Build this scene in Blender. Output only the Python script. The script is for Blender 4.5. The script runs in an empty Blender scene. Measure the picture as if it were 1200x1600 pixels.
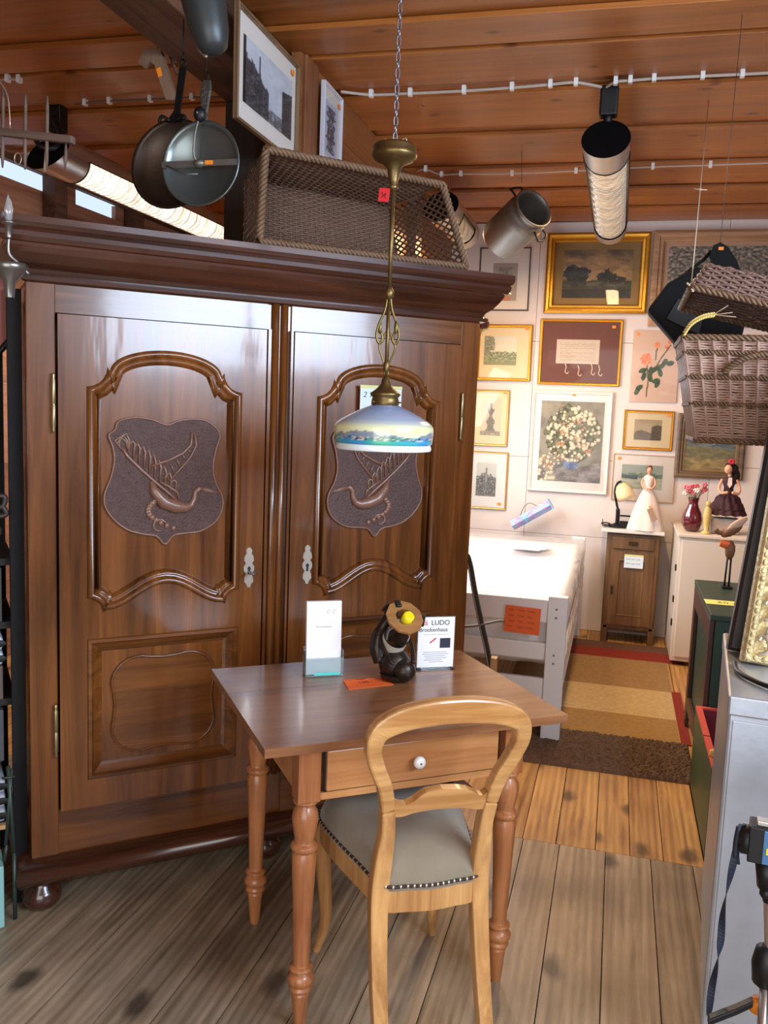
import bpy, bmesh, math, random
import numpy as np
from mathutils import Vector, Matrix, noise
from mathutils.geometry import tessellate_polygon
PI = math.pi
random.seed(7)
S = bpy.context.scene
COL = S.collection

# ------------------------------------------------------------------ camera, world, big lights
F_PX, PIT, ROLL, YAW, CH = 1357.0, math.radians(6.915), math.radians(2.2), math.radians(14.87), 1.55
_F = Vector((0, math.cos(PIT), -math.sin(PIT))); _R = Vector((1, 0, 0)); _U = _R.cross(_F)
_R2 = _R*math.cos(ROLL) + _U*math.sin(ROLL); _U2 = -_R*math.sin(ROLL) + _U*math.cos(ROLL)
_M = Matrix.Rotation(YAW, 3, 'Z'); FW, RT, UP = _M@_F, _M@_R2, _M@_U2
cam = bpy.data.cameras.new('camera'); co = bpy.data.objects.new('camera', cam); COL.objects.link(co)
m = Matrix((RT, UP, -FW)).transposed().to_4x4(); m.translation = (0, 0, CH); co.matrix_world = m
cam.sensor_fit = 'AUTO'; cam.sensor_width = 36; cam.lens = F_PX/1600*36; cam.clip_start = .05
S.camera = co
S.view_settings.view_transform = 'Standard'; S.view_settings.look = 'None'
S.view_settings.gamma = 1; S.view_settings.use_curve_mapping = False
S.view_settings.exposure = 0.25
w = bpy.data.worlds.new('world'); S.world = w; w.use_nodes = True
w.node_tree.nodes['Background'].inputs[0].default_value = (.62, .75, 1, 1)
w.node_tree.nodes['Background'].inputs[1].default_value = 1.0

def area(name, loc, rot, sx, sy, power, color):
    l = bpy.data.lights.new(name, 'AREA'); l.shape = 'RECTANGLE'; l.size = sx; l.size_y = sy
    l.energy = power; l.color = color
    o = bpy.data.objects.new(name, l); COL.objects.link(o); o.location = loc; o.rotation_euler = rot
    return o
DAY = (.64, .79, 1.0)
# daylight through the right wall window; added fill from behind the camera, added cool lamp for the bed
area('daylight_right_window', (1.93, .66, 2.22), (0, math.radians(90), 0), .88, 2.1, 130, DAY)
area('front_fill_light', (.1, -1.44, 1.45), (math.radians(90), 0, 0), 2.5, 2.2, 52, (1, .95, .88))
area('added_bed_light', (-1.20, 4.95, 1.55), (0, math.radians(-62), 0), .8, 1.2, 48, (.78, .87, 1.0))

# ------------------------------------------------------------------ points seen in the room
def ray(x, y): return FW + RT*((x-600)/F_PX) - UP*((y-800)/F_PX)
def onY(x, y, Y): d = ray(x, y); return Vector((0, 0, CH)) + d*(Y/d.y)
def onZ(x, y, z): d = ray(x, y); return Vector((0, 0, CH)) + d*((z-CH)/d.z)
def onP(x, y, P, n):
    d = ray(x, y); o = Vector((0, 0, CH)); return o + d*((Vector(P)-o).dot(n)/d.dot(n))

# ------------------------------------------------------------------ materials
def lin(h):
    if isinstance(h, str):
        h = h.lstrip('#'); c = [int(h[i:i+2], 16)/255 for i in (0, 2, 4)]
    else: c = h
    return tuple((v/12.92 if v <= .04045 else ((v+.055)/1.055)**2.4) for v in c) + (1,)
def _base(name):
    m = bpy.data.materials.new(name); m.use_nodes = True
    return m, m.node_tree, m.node_tree.nodes['Principled BSDF']
MATS = {}
def mat(name, col, rough=.6, metal=0., coat=0., bump=0., bscale=40., var=.0, emit=None, estr=0., trans=0., sheen=0.):
    if name in MATS: return MATS[name]
    m, t, b = _base(name); c = lin(col)
    b.inputs['Base Color'].default_value = c; b.inputs['Roughness'].default_value = rough
    b.inputs['Metallic'].default_value = metal; b.inputs['Coat Weight'].default_value = coat
    b.inputs['Coat Roughness'].default_value = .12
    if sheen: b.inputs['Sheen Weight'].default_value = sheen
    if trans: b.inputs['Transmission Weight'].default_value = trans; b.inputs['IOR'].default_value = 1.45
    if emit: b.inputs['Emission Color'].default_value = lin(emit); b.inputs['Emission Strength'].default_value = estr
    if bump or var:
        tc = t.nodes.new('ShaderNodeTexCoord'); n = t.nodes.new('ShaderNodeTexNoise')
        n.inputs['Scale'].default_value = bscale; n.inputs['Detail'].default_value = 6
        t.links.new(tc.outputs['Object'], n.inputs['Vector'])
        if bump:
            bp = t.nodes.new('ShaderNodeBump'); bp.inputs['Strength'].default_value = bump; bp.inputs['Distance'].default_value = .01
            t.links.new(n.outputs['Fac'], bp.inputs['Height']); t.links.new(bp.outputs['Normal'], b.inputs['Normal'])
        if var:
            mx = t.nodes.new('ShaderNodeMix'); mx.data_type = 'RGBA'
            mx.inputs[6].default_value = tuple(v*(1-var) for v in c[:3])+(1,); mx.inputs[7].default_value = tuple(min(1, v*(1+var)) for v in c[:3])+(1,)
            n2 = t.nodes.new('ShaderNodeTexNoise'); n2.inputs['Scale'].default_value = bscale*.25; n2.inputs['Detail'].default_value = 5
            t.links.new(tc.outputs['Object'], n2.inputs['Vector'])
            t.links.new(n2.outputs['Fac'], mx.inputs[0]); t.links.new(mx.outputs[2], b.inputs['Base Color'])
    MATS[name] = m; return m
def wood(name, dark, light, axis='Z', rough=.4, coat=0., scale=1., knots=0., island=0., knotcol='#2a1a10', bump=.15, stain=0., wave=.0, spread=.19, hfa=.22, cr_=.14, kr_=.12, cb=0.):
    if name in MATS: return MATS[name]
    m, t, b = _base(name); N = t.nodes.new; L = t.links.new
    tc = N('ShaderNodeTexCoord'); mp = N('ShaderNodeMapping')
    s = [26*scale]*3; s['XYZ'.index(axis)] = 1.6*scale; mp.inputs['Scale'].default_value = s
    geo = N('ShaderNodeNewGeometry')
    src = tc.outputs['Object']
    if island:
        va = N('ShaderNodeVectorMath'); va.operation = 'ADD'; vm = N('ShaderNodeVectorMath'); vm.operation = 'SCALE'
        cmb = N('ShaderNodeCombineXYZ')
        for i in range(3): L(geo.outputs['Random Per Island'], cmb.inputs[i])
        L(cmb.outputs[0], vm.inputs[0]); vm.inputs['Scale'].default_value = 37.
        L(src, va.inputs[0]); L(vm.outputs[0], va.inputs[1]); src = va.outputs[0]
    L(src, mp.inputs['Vector'])
    n1 = N('ShaderNodeTexNoise'); n1.inputs['Scale'].default_value = 1.; n1.inputs['Detail'].default_value = 8; n1.inputs['Roughness'].default_value = .62; n1.inputs['Distortion'].default_value = .9
    L(mp.outputs[0], n1.inputs['Vector'])
    n2 = N('ShaderNodeTexNoise'); n2.inputs['Scale'].default_value = 2.2*scale; n2.inputs['Detail'].default_value = 3; L(src, n2.inputs['Vector'])
    add = N('ShaderNodeMath'); add.operation = 'MULTIPLY_ADD'; L(n2.outputs['Fac'], add.inputs[0]); add.inputs[1].default_value = .45; L(n1.outputs['Fac'], add.inputs[2])
    sub = N('ShaderNodeMath'); sub.operation = 'SUBTRACT'; L(add.outputs[0], sub.inputs[0]); sub.inputs[1].default_value = .225
    fac = sub.outputs[0]
    hf = N('ShaderNodeTexNoise'); hf.inputs['Scale'].default_value = 4.5; hf.inputs['Detail'].default_value = 4; L(mp.outputs[0], hf.inputs['Vector'])
    h1 = N('ShaderNodeMath'); h1.operation = 'MULTIPLY_ADD'; L(hf.outputs['Fac'], h1.inputs[0]); h1.inputs[1].default_value = hfa
    h0 = N('ShaderNodeMath'); h0.operation = 'SUBTRACT'; L(fac, h0.inputs[0]); h0.inputs[1].default_value = hfa/2; L(h0.outputs[0], h1.inputs[2]); fac = h1.outputs[0]
    if wave:
        wv = N('ShaderNodeTexWave'); wv.bands_direction = 'X' if axis != 'X' else 'Y'; wv.inputs['Scale'].default_value = .55; wv.inputs['Distortion'].default_value = 7; wv.inputs['Detail'].default_value = 2; wv.inputs['Detail Scale'].default_value = .6
        L(mp.outputs[0], wv.inputs['Vector']); w1 = N('ShaderNodeMath'); w1.operation = 'MULTIPLY_ADD'; L(wv.outputs['Fac'], w1.inputs[0]); w1.inputs[1].default_value = wave
        w0 = N('ShaderNodeMath'); w0.operation = 'SUBTRACT'; L(fac, w0.inputs[0]); w0.inputs[1].default_value = wave*.5; L(w0.outputs[0], w1.inputs[2]); fac = w1.outputs[0]
    if island:
        ma = N('ShaderNodeMath'); ma.operation = 'MULTIPLY_ADD'; L(geo.outputs['Random Per Island'], ma.inputs[0]); ma.inputs[1].default_value = island
        sb = N('ShaderNodeMath'); sb.operation = 'SUBTRACT'; L(fac, sb.inputs[0]); sb.inputs[1].default_value = island*.5
        L(sb.outputs[0], ma.inputs[2]); fac = ma.outputs[0]
    cr = N('ShaderNodeValToRGB'); cr.color_ramp.elements[0].position = .5-spread; cr.color_ramp.elements[1].position = .5+spread
    cr.color_ramp.elements[0].color = lin(dark); cr.color_ramp.elements[1].color = lin(light)
    L(fac, cr.inputs['Fac']); out = cr.outputs['Color']
    if knots:
        vo = N('ShaderNodeTexVoronoi'); vo.voronoi_dimensions = '2D'; vo.inputs['Scale'].default_value = 1.; vo.inputs['Randomness'].default_value = 1
        mk = N('ShaderNodeMapping'); sc = [knots]*3; sc['XYZ'.index(axis)] = knots*.55; mk.inputs['Scale'].default_value = sc
        nz = N('ShaderNodeTexNoise'); nz.inputs['Scale'].default_value = 9.; L(src, nz.inputs['Vector'])
        vv = N('ShaderNodeVectorMath'); vv.operation = 'MULTIPLY_ADD'; L(nz.outputs['Color'], vv.inputs[0]); vv.inputs[1].default_value = (.05,)*3; L(src, vv.inputs[2])
        L(vv.outputs[0], mk.inputs['Vector']); L(mk.outputs[0], vo.inputs['Vector'])
        kr = N('ShaderNodeValToRGB'); kr.color_ramp.elements[0].position = kr_*.4; kr.color_ramp.elements[1].position = kr_
        kr.color_ramp.elements[0].color = (1, 1, 1, 1); kr.color_ramp.elements[1].color = (0, 0, 0, 1)
        L(vo.outputs['Distance'], kr.inputs['Fac'])
        mx = N('ShaderNodeMix'); mx.data_type = 'RGBA'; mm = N('ShaderNodeMath'); mm.operation = 'MULTIPLY'; mm.inputs[1].default_value = .8
        L(kr.outputs['Color'], mm.inputs[0]); L(mm.outputs[0], mx.inputs[0]); L(out, mx.inputs[6]); mx.inputs[7].default_value = lin(knotcol); out = mx.outputs[2]
    if stain:
        ns = N('ShaderNodeTexNoise'); ns.inputs['Scale'].default_value = 1.7; ns.inputs['Detail'].default_value = 7; L(tc.outputs['Object'], ns.inputs['Vector'])
        sr = N('ShaderNodeValToRGB'); sr.color_ramp.elements[0].position = .42; sr.color_ramp.elements[1].position = .66
        sr.color_ramp.elements[0].color = (0, 0, 0, 1); sr.color_ramp.elements[1].color = (1, 1, 1, 1); L(ns.outputs['Fac'], sr.inputs['Fac'])
        mx = N('ShaderNodeMix'); mx.data_type = 'RGBA'; mm = N('ShaderNodeMath'); mm.operation = 'MULTIPLY'; mm.inputs[1].default_value = stain
        L(sr.outputs['Color'], mm.inputs[0]); L(mm.outputs[0], mx.inputs[0]); L(out, mx.inputs[6]); mx.inputs[7].default_value = lin('#3c342c'); out = mx.outputs[2]
    L(out, b.inputs['Base Color'])
    rr = N('ShaderNodeMapRange'); rr.inputs['To Min'].default_value = rough*.8; rr.inputs['To Max'].default_value = rough*1.2
    L(n1.outputs['Fac'], rr.inputs['Value']); L(rr.outputs[0], b.inputs['Roughness'])
    b.inputs['Coat Weight'].default_value = coat; b.inputs['Coat Roughness'].default_value = cr_
    bp = N('ShaderNodeBump'); bp.inputs['Strength'].default_value = bump; bp.inputs['Distance'].default_value = .004
    L(n1.outputs['Fac'], bp.inputs['Height']); L(bp.outputs[0], b.inputs['Normal'])
    if cb:
        n3 = N('ShaderNodeTexNoise'); n3.inputs['Scale'].default_value = 1.; n3.inputs['Detail'].default_value = 2; m3 = N('ShaderNodeMapping'); sc3 = [22.]*3; sc3['XYZ'.index(axis)] = 4.; m3.inputs['Scale'].default_value = sc3
        L(src, m3.inputs['Vector']); L(m3.outputs[0], n3.inputs['Vector']); b3 = N('ShaderNodeBump'); b3.inputs['Strength'].default_value = cb; b3.inputs['Distance'].default_value = .0025
        L(n3.outputs['Fac'], b3.inputs['Height']); L(b3.outputs[0], b.inputs['Coat Normal'])
    MATS[name] = m; return m
def paint_mat(name='painted_picture', rough=.5, coat=0., emit=0.):
    if name in MATS: return MATS[name]
    m, t, b = _base(name); a = t.nodes.new('ShaderNodeAttribute'); a.attribute_name = 'Col'
    t.links.new(a.outputs['Color'], b.inputs['Base Color']); b.inputs['Roughness'].default_value = rough
    b.inputs['Coat Weight'].default_value = coat
    MATS[name] = m; return m
def glass_pane():
    if 'glass_pane' in MATS: return MATS['glass_pane']
    m = bpy.data.materials.new('glass_pane'); m.use_nodes = True; t = m.node_tree; t.nodes.clear()
    o = t.nodes.new('ShaderNodeOutputMaterial'); mx = t.nodes.new('ShaderNodeMixShader'); tr = t.nodes.new('ShaderNodeBsdfTransparent')
    gl = t.nodes.new('ShaderNodeBsdfGlossy'); gl.inputs['Roughness'].default_value = .03; fr = t.nodes.new('ShaderNodeFresnel'); fr.inputs[0].default_value = 1.3
    t.links.new(fr.outputs[0], mx.inputs[0]); t.links.new(tr.outputs[0], mx.inputs[1]); t.links.new(gl.outputs[0], mx.inputs[2]); t.links.new(mx.outputs[0], o.inputs[0])
    MATS['glass_pane'] = m; return m

WALNUT = wood('polished_walnut', '#3c1e0a', '#8a5222', 'Z', .26, .5, .7, bump=.03, spread=.26, hfa=.12, cr_=.09, cb=.35)
WALNUTH = wood('polished_walnut_horizontal', '#381c09', '#834e20', 'X', .26, .5, .7, bump=.03, spread=.26, hfa=.12, cr_=.09, cb=.35)
CORNW = wood('dark_cornice_wood', '#301a10', '#563020', 'X', .26, .7, .7, bump=.03, hfa=.1, cr_=.08)
CARVE = mat('carved_dark_wood', '#5e4844', .36, 0, .35, bump=1., bscale=150, var=.3)
CARVEB = mat('carved_bird_wood', '#7e5a48', .35, 0, .35, bump=.2, bscale=90)
TABW = wood('cherry_table_wood', '#a5683a', '#cf945c', 'X', .34, .35, .7, bump=.05, hfa=.12)
TABTOP = wood('worn_table_top_wood', '#74492c', '#9c6a44', 'X', .30, .4, .7, bump=.05, hfa=.15)
TABLEG = wood('turned_leg_wood', '#8f5430', '#c2804e', 'Z', .35, .35, .9, bump=.08)
CHAIRW = wood('light_walnut_chair', '#a06c3a', '#d9a566', 'Z', .33, .35, .8, bump=.08)
CHAIRWX = wood('light_walnut_chair_across', '#a9753f', '#deac6c', 'X', .33, .35, .8, bump=.08)
VELVET = mat('grey_velvet', '#857862', .8, bump=.5, bscale=18, var=.3, sheen=.5)
BRASS = mat('old_brass', '#77623c', .42, .85, bump=.1, bscale=60, var=.3)
BRIGHTBRASS = mat('bright_brass', '#a3926c', .35, .85)
NICKEL = mat('nail_brass', '#e0d6c6', .3, .85)
STEEL = mat('galvanised_steel', '#b7bdc6', .36, .7, bump=.08, bscale=22, var=.3)
ALU = mat('brushed_aluminium', '#c9c4bc', .32, .9, bump=.05, bscale=60)
OLDALU = mat('worn_grey_aluminium', '#7c7872', .5, .85, bump=.15, bscale=30, var=.25)
IRON = mat('black_iron', '#181615', .5, .5, bump=.2, bscale=60)
MATTB = mat('matt_black_cap', '#050506', .9); MATTB.node_tree.nodes['Principled BSDF'].inputs['Specular IOR Level'].default_value = .15
BLACKP = mat('black_plastic', '#08080a', .5)
WHITE = mat('white_paint', '#e8e6e2', .5)
CREAM = mat('cream_white_lacquer', '#ddd2c2', .45)
PAPER = mat('white_paper', '#f4f2ee', .6)
ORANGE = mat('orange_card', '#ee6a2c', .6)
STICK = mat('orange_sticker', '#f58a20', .5)
INK = mat('black_ink', '#151515', .6)
GOLD = mat('gold_leaf_frame', '#c99232', .33, .75, bump=.12, bscale=80, var=.15)
PALEGOLD = mat('pale_gold_frame', '#c8a560', .35, .7)
OLDBEAM = wood('dark_old_beam', '#3a2418', '#6a4630', 'Y', .7, 0, .9, knots=1.6)
BEAMR = wood('orange_brown_post', '#6a3c20', '#96603a', 'Z', .55, 0, .9)
CEILW = wood('varnished_pine_ceiling', '#7a4218', '#b8702f', 'X', .42, .12, .5, knots=2.6, island=.15, knotcol='#5a2c12', spread=.3, kr_=.05)
PARTW = wood('pine_partition', '#6b3e20', '#935e34', 'Y', .5, 0, .7, island=.25)
FLOORN = wood('worn_grey_floorboards', '#76654f', '#bda78b', 'Y', .42, 0, .8, knots=2.9, island=.14, knotcol='#2a211a', bump=.3, stain=.5, wave=.14, spread=.24)
FLOORF = wood('honey_pine_floorboards', '#8e6030', '#d8a965', 'Y', .42, 0, .8, knots=3.1, island=.13, knotcol='#3e2814', bump=.3, stain=.12, wave=.16, spread=.24)
WICKD = mat('dark_brown_wicker', '#6a4e3c', .55, bump=.3, bscale=120, var=.3)
WICKL = mat('reddish_willow', '#b08f7d', .5, bump=.3, bscale=120, var=.3)
WICKLID = mat('dark_willow', '#765a4e', .5, bump=.3, bscale=120, var=.3)
WICKRIM = mat('pale_brown_wicker', '#775b43', .55, bump=.3, bscale=120, var=.3)
SKIN = mat('doll_skin', '#d9a284', .5)

# ------------------------------------------------------------------ mesh builder
class MB:
    def __init__(s, M=None): s.v = []; s.f = []; s.m = []; s.sm = []; s.M = M or Matrix.Identity(4); s.k = 0; s.smooth = False
    def add(s, vs, fs, smooth=None):
        b = len(s.v); s.v += [s.M@Vector(p) for p in vs]
        for f in fs: s.f.append([b+i for i in f]); s.m.append(s.k); s.sm.append(s.smooth if smooth is None else smooth)
    def box(s, x0, x1, y0, y1, z0, z1, M=None):
        vs = [(x, y, z) for z in (z0, z1) for y in (y0, y1) for x in (x0, x1)]
        if M: vs = [M@Vector(p) for p in vs]
        s.add(vs, [(0, 2, 3, 1), (4, 5, 7, 6), (0, 1, 5, 4), (2, 6, 7, 3), (0, 4, 6, 2), (1, 3, 7, 5)], False); return s
    def hexa(s, b, t):      # two quads
        s.add(list(b)+list(t), [(3, 2, 1, 0), (4, 5, 6, 7), (0, 1, 5, 4), (1, 2, 6, 5), (2, 3, 7, 6), (3, 0, 4, 7)], False); return s
    def lathe(s, prof, n=24, M=None, sx=1, sy=1, caps=True):
        vs = []
        for r, z in prof:
            for i in range(n):
                a = 2*PI*i/n; vs.append(Vector((r*math.cos(a)*sx, r*math.sin(a)*sy, z)))
        if M: vs = [M@p for p in vs]
        fs = []
        for j in range(len(prof)-1):
            for i in range(n):
                k = (i+1) % n; fs.append((j*n+i, j*n+k, (j+1)*n+k, (j+1)*n+i))
        s.add(vs, fs, True)
        if caps:
            s.add(vs[:n], [tuple(reversed(range(n)))], False); s.add(vs[-n:], [tuple(range(n))], False)
        return s
    def tube(s, pts, r, n=6, closed=False, caps=True):
        pts = [Vector(p) for p in pts]; N = len(pts)
        rr = r if hasattr(r, '__len__') else [r]*N
        vs = []; prev = None
        for i, p in enumerate(pts):
            if closed: d = pts[(i+1) % N]-pts[i-1]
            else: d = pts[min(i+1, N-1)]-pts[max(i-1, 0)]
            if d.length < 1e-9: d = Vector((0, 0, 1))
            d.normalize()
            if prev is None:
                a = Vector((0, 0, 1)) if abs(d.z) < .9 else Vector((1, 0, 0)); u = d.cross(a).normalized()
            else:
                u = prev-d*prev.dot(d)
                u = u.normalized() if u.length > 1e-6 else d.orthogonal().normalized()
            prev = u; v = d.cross(u)
            for k in range(n):
                a = 2*PI*k/n; vs.append(p+(u*math.cos(a)+v*math.sin(a))*rr[i])
        fs = []
        for j in range(N if closed else N-1):
            jj = (j+1) % N
            for k in range(n):
                kk = (k+1) % n; fs.append((j*n+k, j*n+kk, jj*n+kk, jj*n+k))
        if caps and not closed: fs += [tuple(reversed(range(n))), tuple((N-1)*n+k for k in range(n))]
        s.add(vs, fs, True); return s
    def bar(s, pts, wv, th, W, T):      # rectangular bar swept along pts; W, T unit directions or lists
        N = len(pts); vs = []
        for i, p in enumerate(pts):
            p = Vector(p); a = wv[i] if hasattr(wv, '__len__') else wv; b = th[i] if hasattr(th, '__len__') else th
            Wd = W[i] if isinstance(W, list) else W; Td = T[i] if isinstance(T, list) else T
            for sx, sy in ((-1, -1), (1, -1), (1, 1), (-1, 1)): vs.append(p+Wd*(a/2*sx)+Td*(b/2*sy))
        fs = [(3, 2, 1, 0), tuple((N-1)*4+k for k in range(4))]
        for j in range(N-1):
            for k in range(4): kk = (k+1) % 4; fs.append((j*4+k, j*4+kk, (j+1)*4+kk, (j+1)*4+k))
        s.add(vs, fs, False); return s
    def ball(s, c, r, n=12, M=None):
        rx, ry, rz = r if hasattr(r, '__len__') else (r, r, r); vs = []; fs = []; h = max(4, n//2)
        for j in range(h+1):
            t = PI*j/h
            for i in range(n): a = 2*PI*i/n; vs.append(Vector((rx*math.sin(t)*math.cos(a), ry*math.sin(t)*math.sin(a), rz*math.cos(t))))
        if M: vs = [M@p for p in vs]
        vs = [p+Vector(c) for p in vs]
        for j in range(h):
            for i in range(n): k = (i+1) % n; fs.append((j*n+i, (j+1)*n+i, (j+1)*n+k, j*n+k))
        s.add(vs, fs, True); return s
    def poly(s, loops, y0, y1, back=True):   # plate in the xz plane; loops[0] outer, others holes; front at y0
        L = [[Vector((x, z, 0)) for x, z in l] for l in loops]
        tri = tessellate_polygon(L); flat = [p for l in L for p in l]
        F = [(p.x, y0, p.y) for p in flat]; B = [(p.x, y1, p.y) for p in flat]
        def orient(t, sgn):
            a, b, c = (flat[i] for i in t); cr = (b-a).cross(c-a).z
            return tuple(t) if (cr > 0) == (sgn > 0) else tuple(reversed(t))
        s.add(F, [orient(t, 1) for t in tri], False)
        if back: s.add(B, [orient(t, -1) for t in tri], False)
        for li, l in enumerate(L):
            n = len(l); A = sum(l[i].x*l[(i+1) % n].y-l[(i+1) % n].x*l[i].y for i in range(n)); ccw = A > 0
            vs = [(p.x, y0, p.y) for p in l]+[(p.x, y1, p.y) for p in l]; fs = []
            for i in range(n):
                k = (i+1) % n; f = (i, i+n, k+n, k)
                if ccw != (li == 0): f = tuple(reversed(f))
                fs.append(f)
            s.add(vs, fs, False)
        return s
    def mold(s, outline, prof, smooth=True):  # closed outline in xz; prof = [(inset, y)] swept round it
        n = len(outline); P = [Vector((x, z)) for x, z in outline]
        A = sum(P[i].x*P[(i+1) % n].y-P[(i+1) % n].x*P[i].y for i in range(n)); sg = 1 if A > 0 else -1
        nr = []
        for i in range(n):
            a = (P[i]-P[i-1]); b = (P[(i+1) % n]-P[i]); a.normalize(); b.normalize()
            na = Vector((-a.y, a.x))*sg; nb = Vector((-b.y, b.x))*sg; q = na+nb
            q = q.normalized() if q.length > 1e-6 else na
            nr.append(q/max(.62, q.dot(na)))
        vs = []
        for ins, y in prof:
            for i in range(n): p = P[i]+nr[i]*ins; vs.append((p.x, y, p.y))
        fs = []
        for j in range(len(prof)-1):
            for i in range(n): k = (i+1) % n; f = (j*n+i, j*n+k, (j+1)*n+k, (j+1)*n+i); fs.append(f if sg > 0 else tuple(reversed(f)))
        s.add(vs, fs, smooth); return s
    def build(s, name, mats, parent=None, bevel=0, loc=None, rot=None, fix=False):
        me = bpy.data.meshes.new(name); me.from_pydata([tuple(p) for p in s.v], [], s.f)
        for mt in (mats if isinstance(mats, (list, tuple)) else [mats]): me.materials.append(mt)
        me.polygons.foreach_set('material_index', s.m); me.polygons.foreach_set('use_smooth', s.sm); me.update()
        if fix:
            bm = bmesh.new(); bm.from_mesh(me); bmesh.ops.remove_doubles(bm, verts=bm.verts, dist=1e-5); bmesh.ops.recalc_face_normals(bm, faces=bm.faces); bm.to_mesh(me); bm.free()
        o = bpy.data.objects.new(name, me); COL.objects.link(o)
        if parent: o.parent = parent
        if loc is not None: o.location = loc
        if rot is not None: o.rotation_euler = rot
        if bevel:
            md = o.modifiers.new('bevel', 'BEVEL'); md.width = bevel; md.segments = 2; md.limit_method = 'ANGLE'; md.angle_limit = math.radians(40)
        return o
def tag(o, label=None, cat=None, group=None, kind=None):
    if label: o['label'] = label
    if cat: o['category'] = cat
    if group: o['group'] = group
    if kind: o['kind'] = kind
    return o
def thing(name, label, cat, loc=(0, 0, 0), rz=0, group=None, rot=None):
    o = bpy.data.objects.new(name, None); COL.objects.link(o); o.location = loc; o.rotation_euler = rot or (0, 0, rz); o.empty_display_size = .05
    return tag(o, label, cat, group)
def struct(o): o['kind'] = 'structure'; return o
def text(name, body, size, M, m, parent=None, depth=.0004, align='LEFT', shear=0):
    c = bpy.data.curves.new(name, 'FONT'); c.body = body; c.size = size; c.extrude = depth; c.align_x = align; c.shear = shear
    o = bpy.data.objects.new(name, c); COL.objects.link(o)
    dg = bpy.context.evaluated_depsgraph_get(); me = bpy.data.meshes.new_from_object(o.evaluated_get(dg))
    bpy.data.objects.remove(o); bpy.data.curves.remove(c); me.name = name; me.materials.clear(); me.materials.append(m)
    t = bpy.data.objects.new(name, me); COL.objects.link(t)
    if parent: t.parent = parent
    t.matrix_local = M; return t
TXY = Matrix.Rotation(PI/2, 4, 'X')       # text plane standing up, facing -Y
def paint_grid(name, w, h, fn, nx, ny, parent, M, m=None):
    vs = []; fs = []; cols = []
    for j in range(ny+1):
        for i in range(nx+1):
            u = i/nx; v = j/ny; vs.append(M@Vector(((u-.5)*w, 0, (v-.5)*h))); cols.append(lin(tuple(min(1, max(0, c)) for c in fn(u, v))))
    for j in range(ny):
        for i in range(nx): a = j*(nx+1)+i; fs.append((a, a+1, a+nx+2, a+nx+1))
    me = bpy.data.meshes.new(name); me.from_pydata([tuple(p) for p in vs], [], fs)
    ca = me.color_attributes.new('Col', 'FLOAT_COLOR', 'POINT'); ca.data.foreach_set('color', [c for q in cols for c in q])
    me.materials.append(m or paint_mat()); o = bpy.data.objects.new(name, me); COL.objects.link(o)
    if parent: o.parent = parent
    return o
def T(x, y, z): return Matrix.Translation((x, y, z))
def RX(a): return Matrix.Rotation(math.radians(a), 4, 'X')
def RY(a): return Matrix.Rotation(math.radians(a), 4, 'Y')
def RZ(a): return Matrix.Rotation(math.radians(a), 4, 'Z')
def fbm(x, y, o=4, s=0): return noise.fractal(Vector((x, y, s)), .6, 2., o)

# ------------------------------------------------------------------ the room
XL, XR, YF, YB, ZC = -3.4, 2.0, -1.5, 6.33, 2.87
def boards_y(name, x0, x1, y0, y1, wid, m, seed):
    rnd = random.Random(seed); b = MB(); x = x0
    while x < x1:
        w_ = wid*rnd.uniform(.85, 1.15); xe = min(x+w_, x1); b.box(x+.0015, xe-.0015, y0, y1-.002, -.03, 0); x = xe
    return b.build(name, m)
struct(boards_y('floor', XL, XR, YF, 3.06, .15, FLOORN, 3))
o = struct(boards_y('floor', XL, XR, 3.06, YB, .135, FLOORF, 5))
struct(MB().box(XL-.1, XR+.1, YF-.1, YB+.1, -.10, -.031).build('floor', mat('dark_subfloor', '#1c1410', .9)))
# ceiling: upper boards with wide lower boards over them
b = MB(); rnd = random.Random(2)
def skew(x, y): return y+.02*(x+.3)
def cboard(y0, y1, z0, z1):
    b.hexa([(XL, skew(XL, y0), z0), (XR, skew(XR, y0), z0), (XR, skew(XR, y1), z0), (XL, skew(XL, y1), z0)][::1], [(XL, skew(XL, y0), z1), (XR, skew(XR, y0), z1), (XR, skew(XR, y1), z1), (XL, skew(XL, y1), z1)])
ys = [-1.7, -1.1, -.5, .1, .7, 1.3, 1.9, 2.45, 2.98]
seq = [(ys[i]+.06, ys[i+1]-.06) for i in range(len(ys)-1)]+[(3.08, 3.30), (3.34, 3.66), (3.80, 4.21), (4.35, 4.78), (4.93, 5.32), (5.44, 5.84), (5.94, 6.3)]
for y0, y1 in seq: cboard(y0, y1, 2.865, 2.885)
y = -1.8
while y < 6.5: cboard(y, y+.29, 2.887, 2.91); y += .293
struct(b.build('ceiling', CEILW, bevel=.002))
struct(MB().box(XL-.1, XR+.1, YF-.1, YB+.1, 2.915, 3.0).build('ceiling', mat('dark_roof', '#2a1a10', .9)))
# back wall of painted panels
WALLP = mat('painted_panel_wall', '#d8cdc6', .55, bump=.05, bscale=8, var=.04)
b = MB(); x = -1.27
for xe in (-.62, .62, 1.3, XR):
    zz = [0, .68, 1.23, 2.05, 2.87]
    for z0, z1 in zip(zz, zz[1:]): b.box(x+.001, xe-.001, YB, YB+.03, z0+.001, z1-.001)
    x = xe
struct(b.build('wall_back', WALLP, bevel=.002))
PINKW = mat('pale_pink_plaster', '#a77a64', .8, bump=.2, bscale=5, var=.2)
b = MB()
for k in range(12): b.box(XL, -1.29, YB-.02, YB+.02, k*.24, k*.24+.235)
struct(b.build('wall_back', PARTW))
struct(MB().box(XL-.1, XR+.1, YB+.0305, YB+.1, -.1, 2.914).build('wall_back', mat('dark_board', '#3a2c22', .9)))
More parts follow.
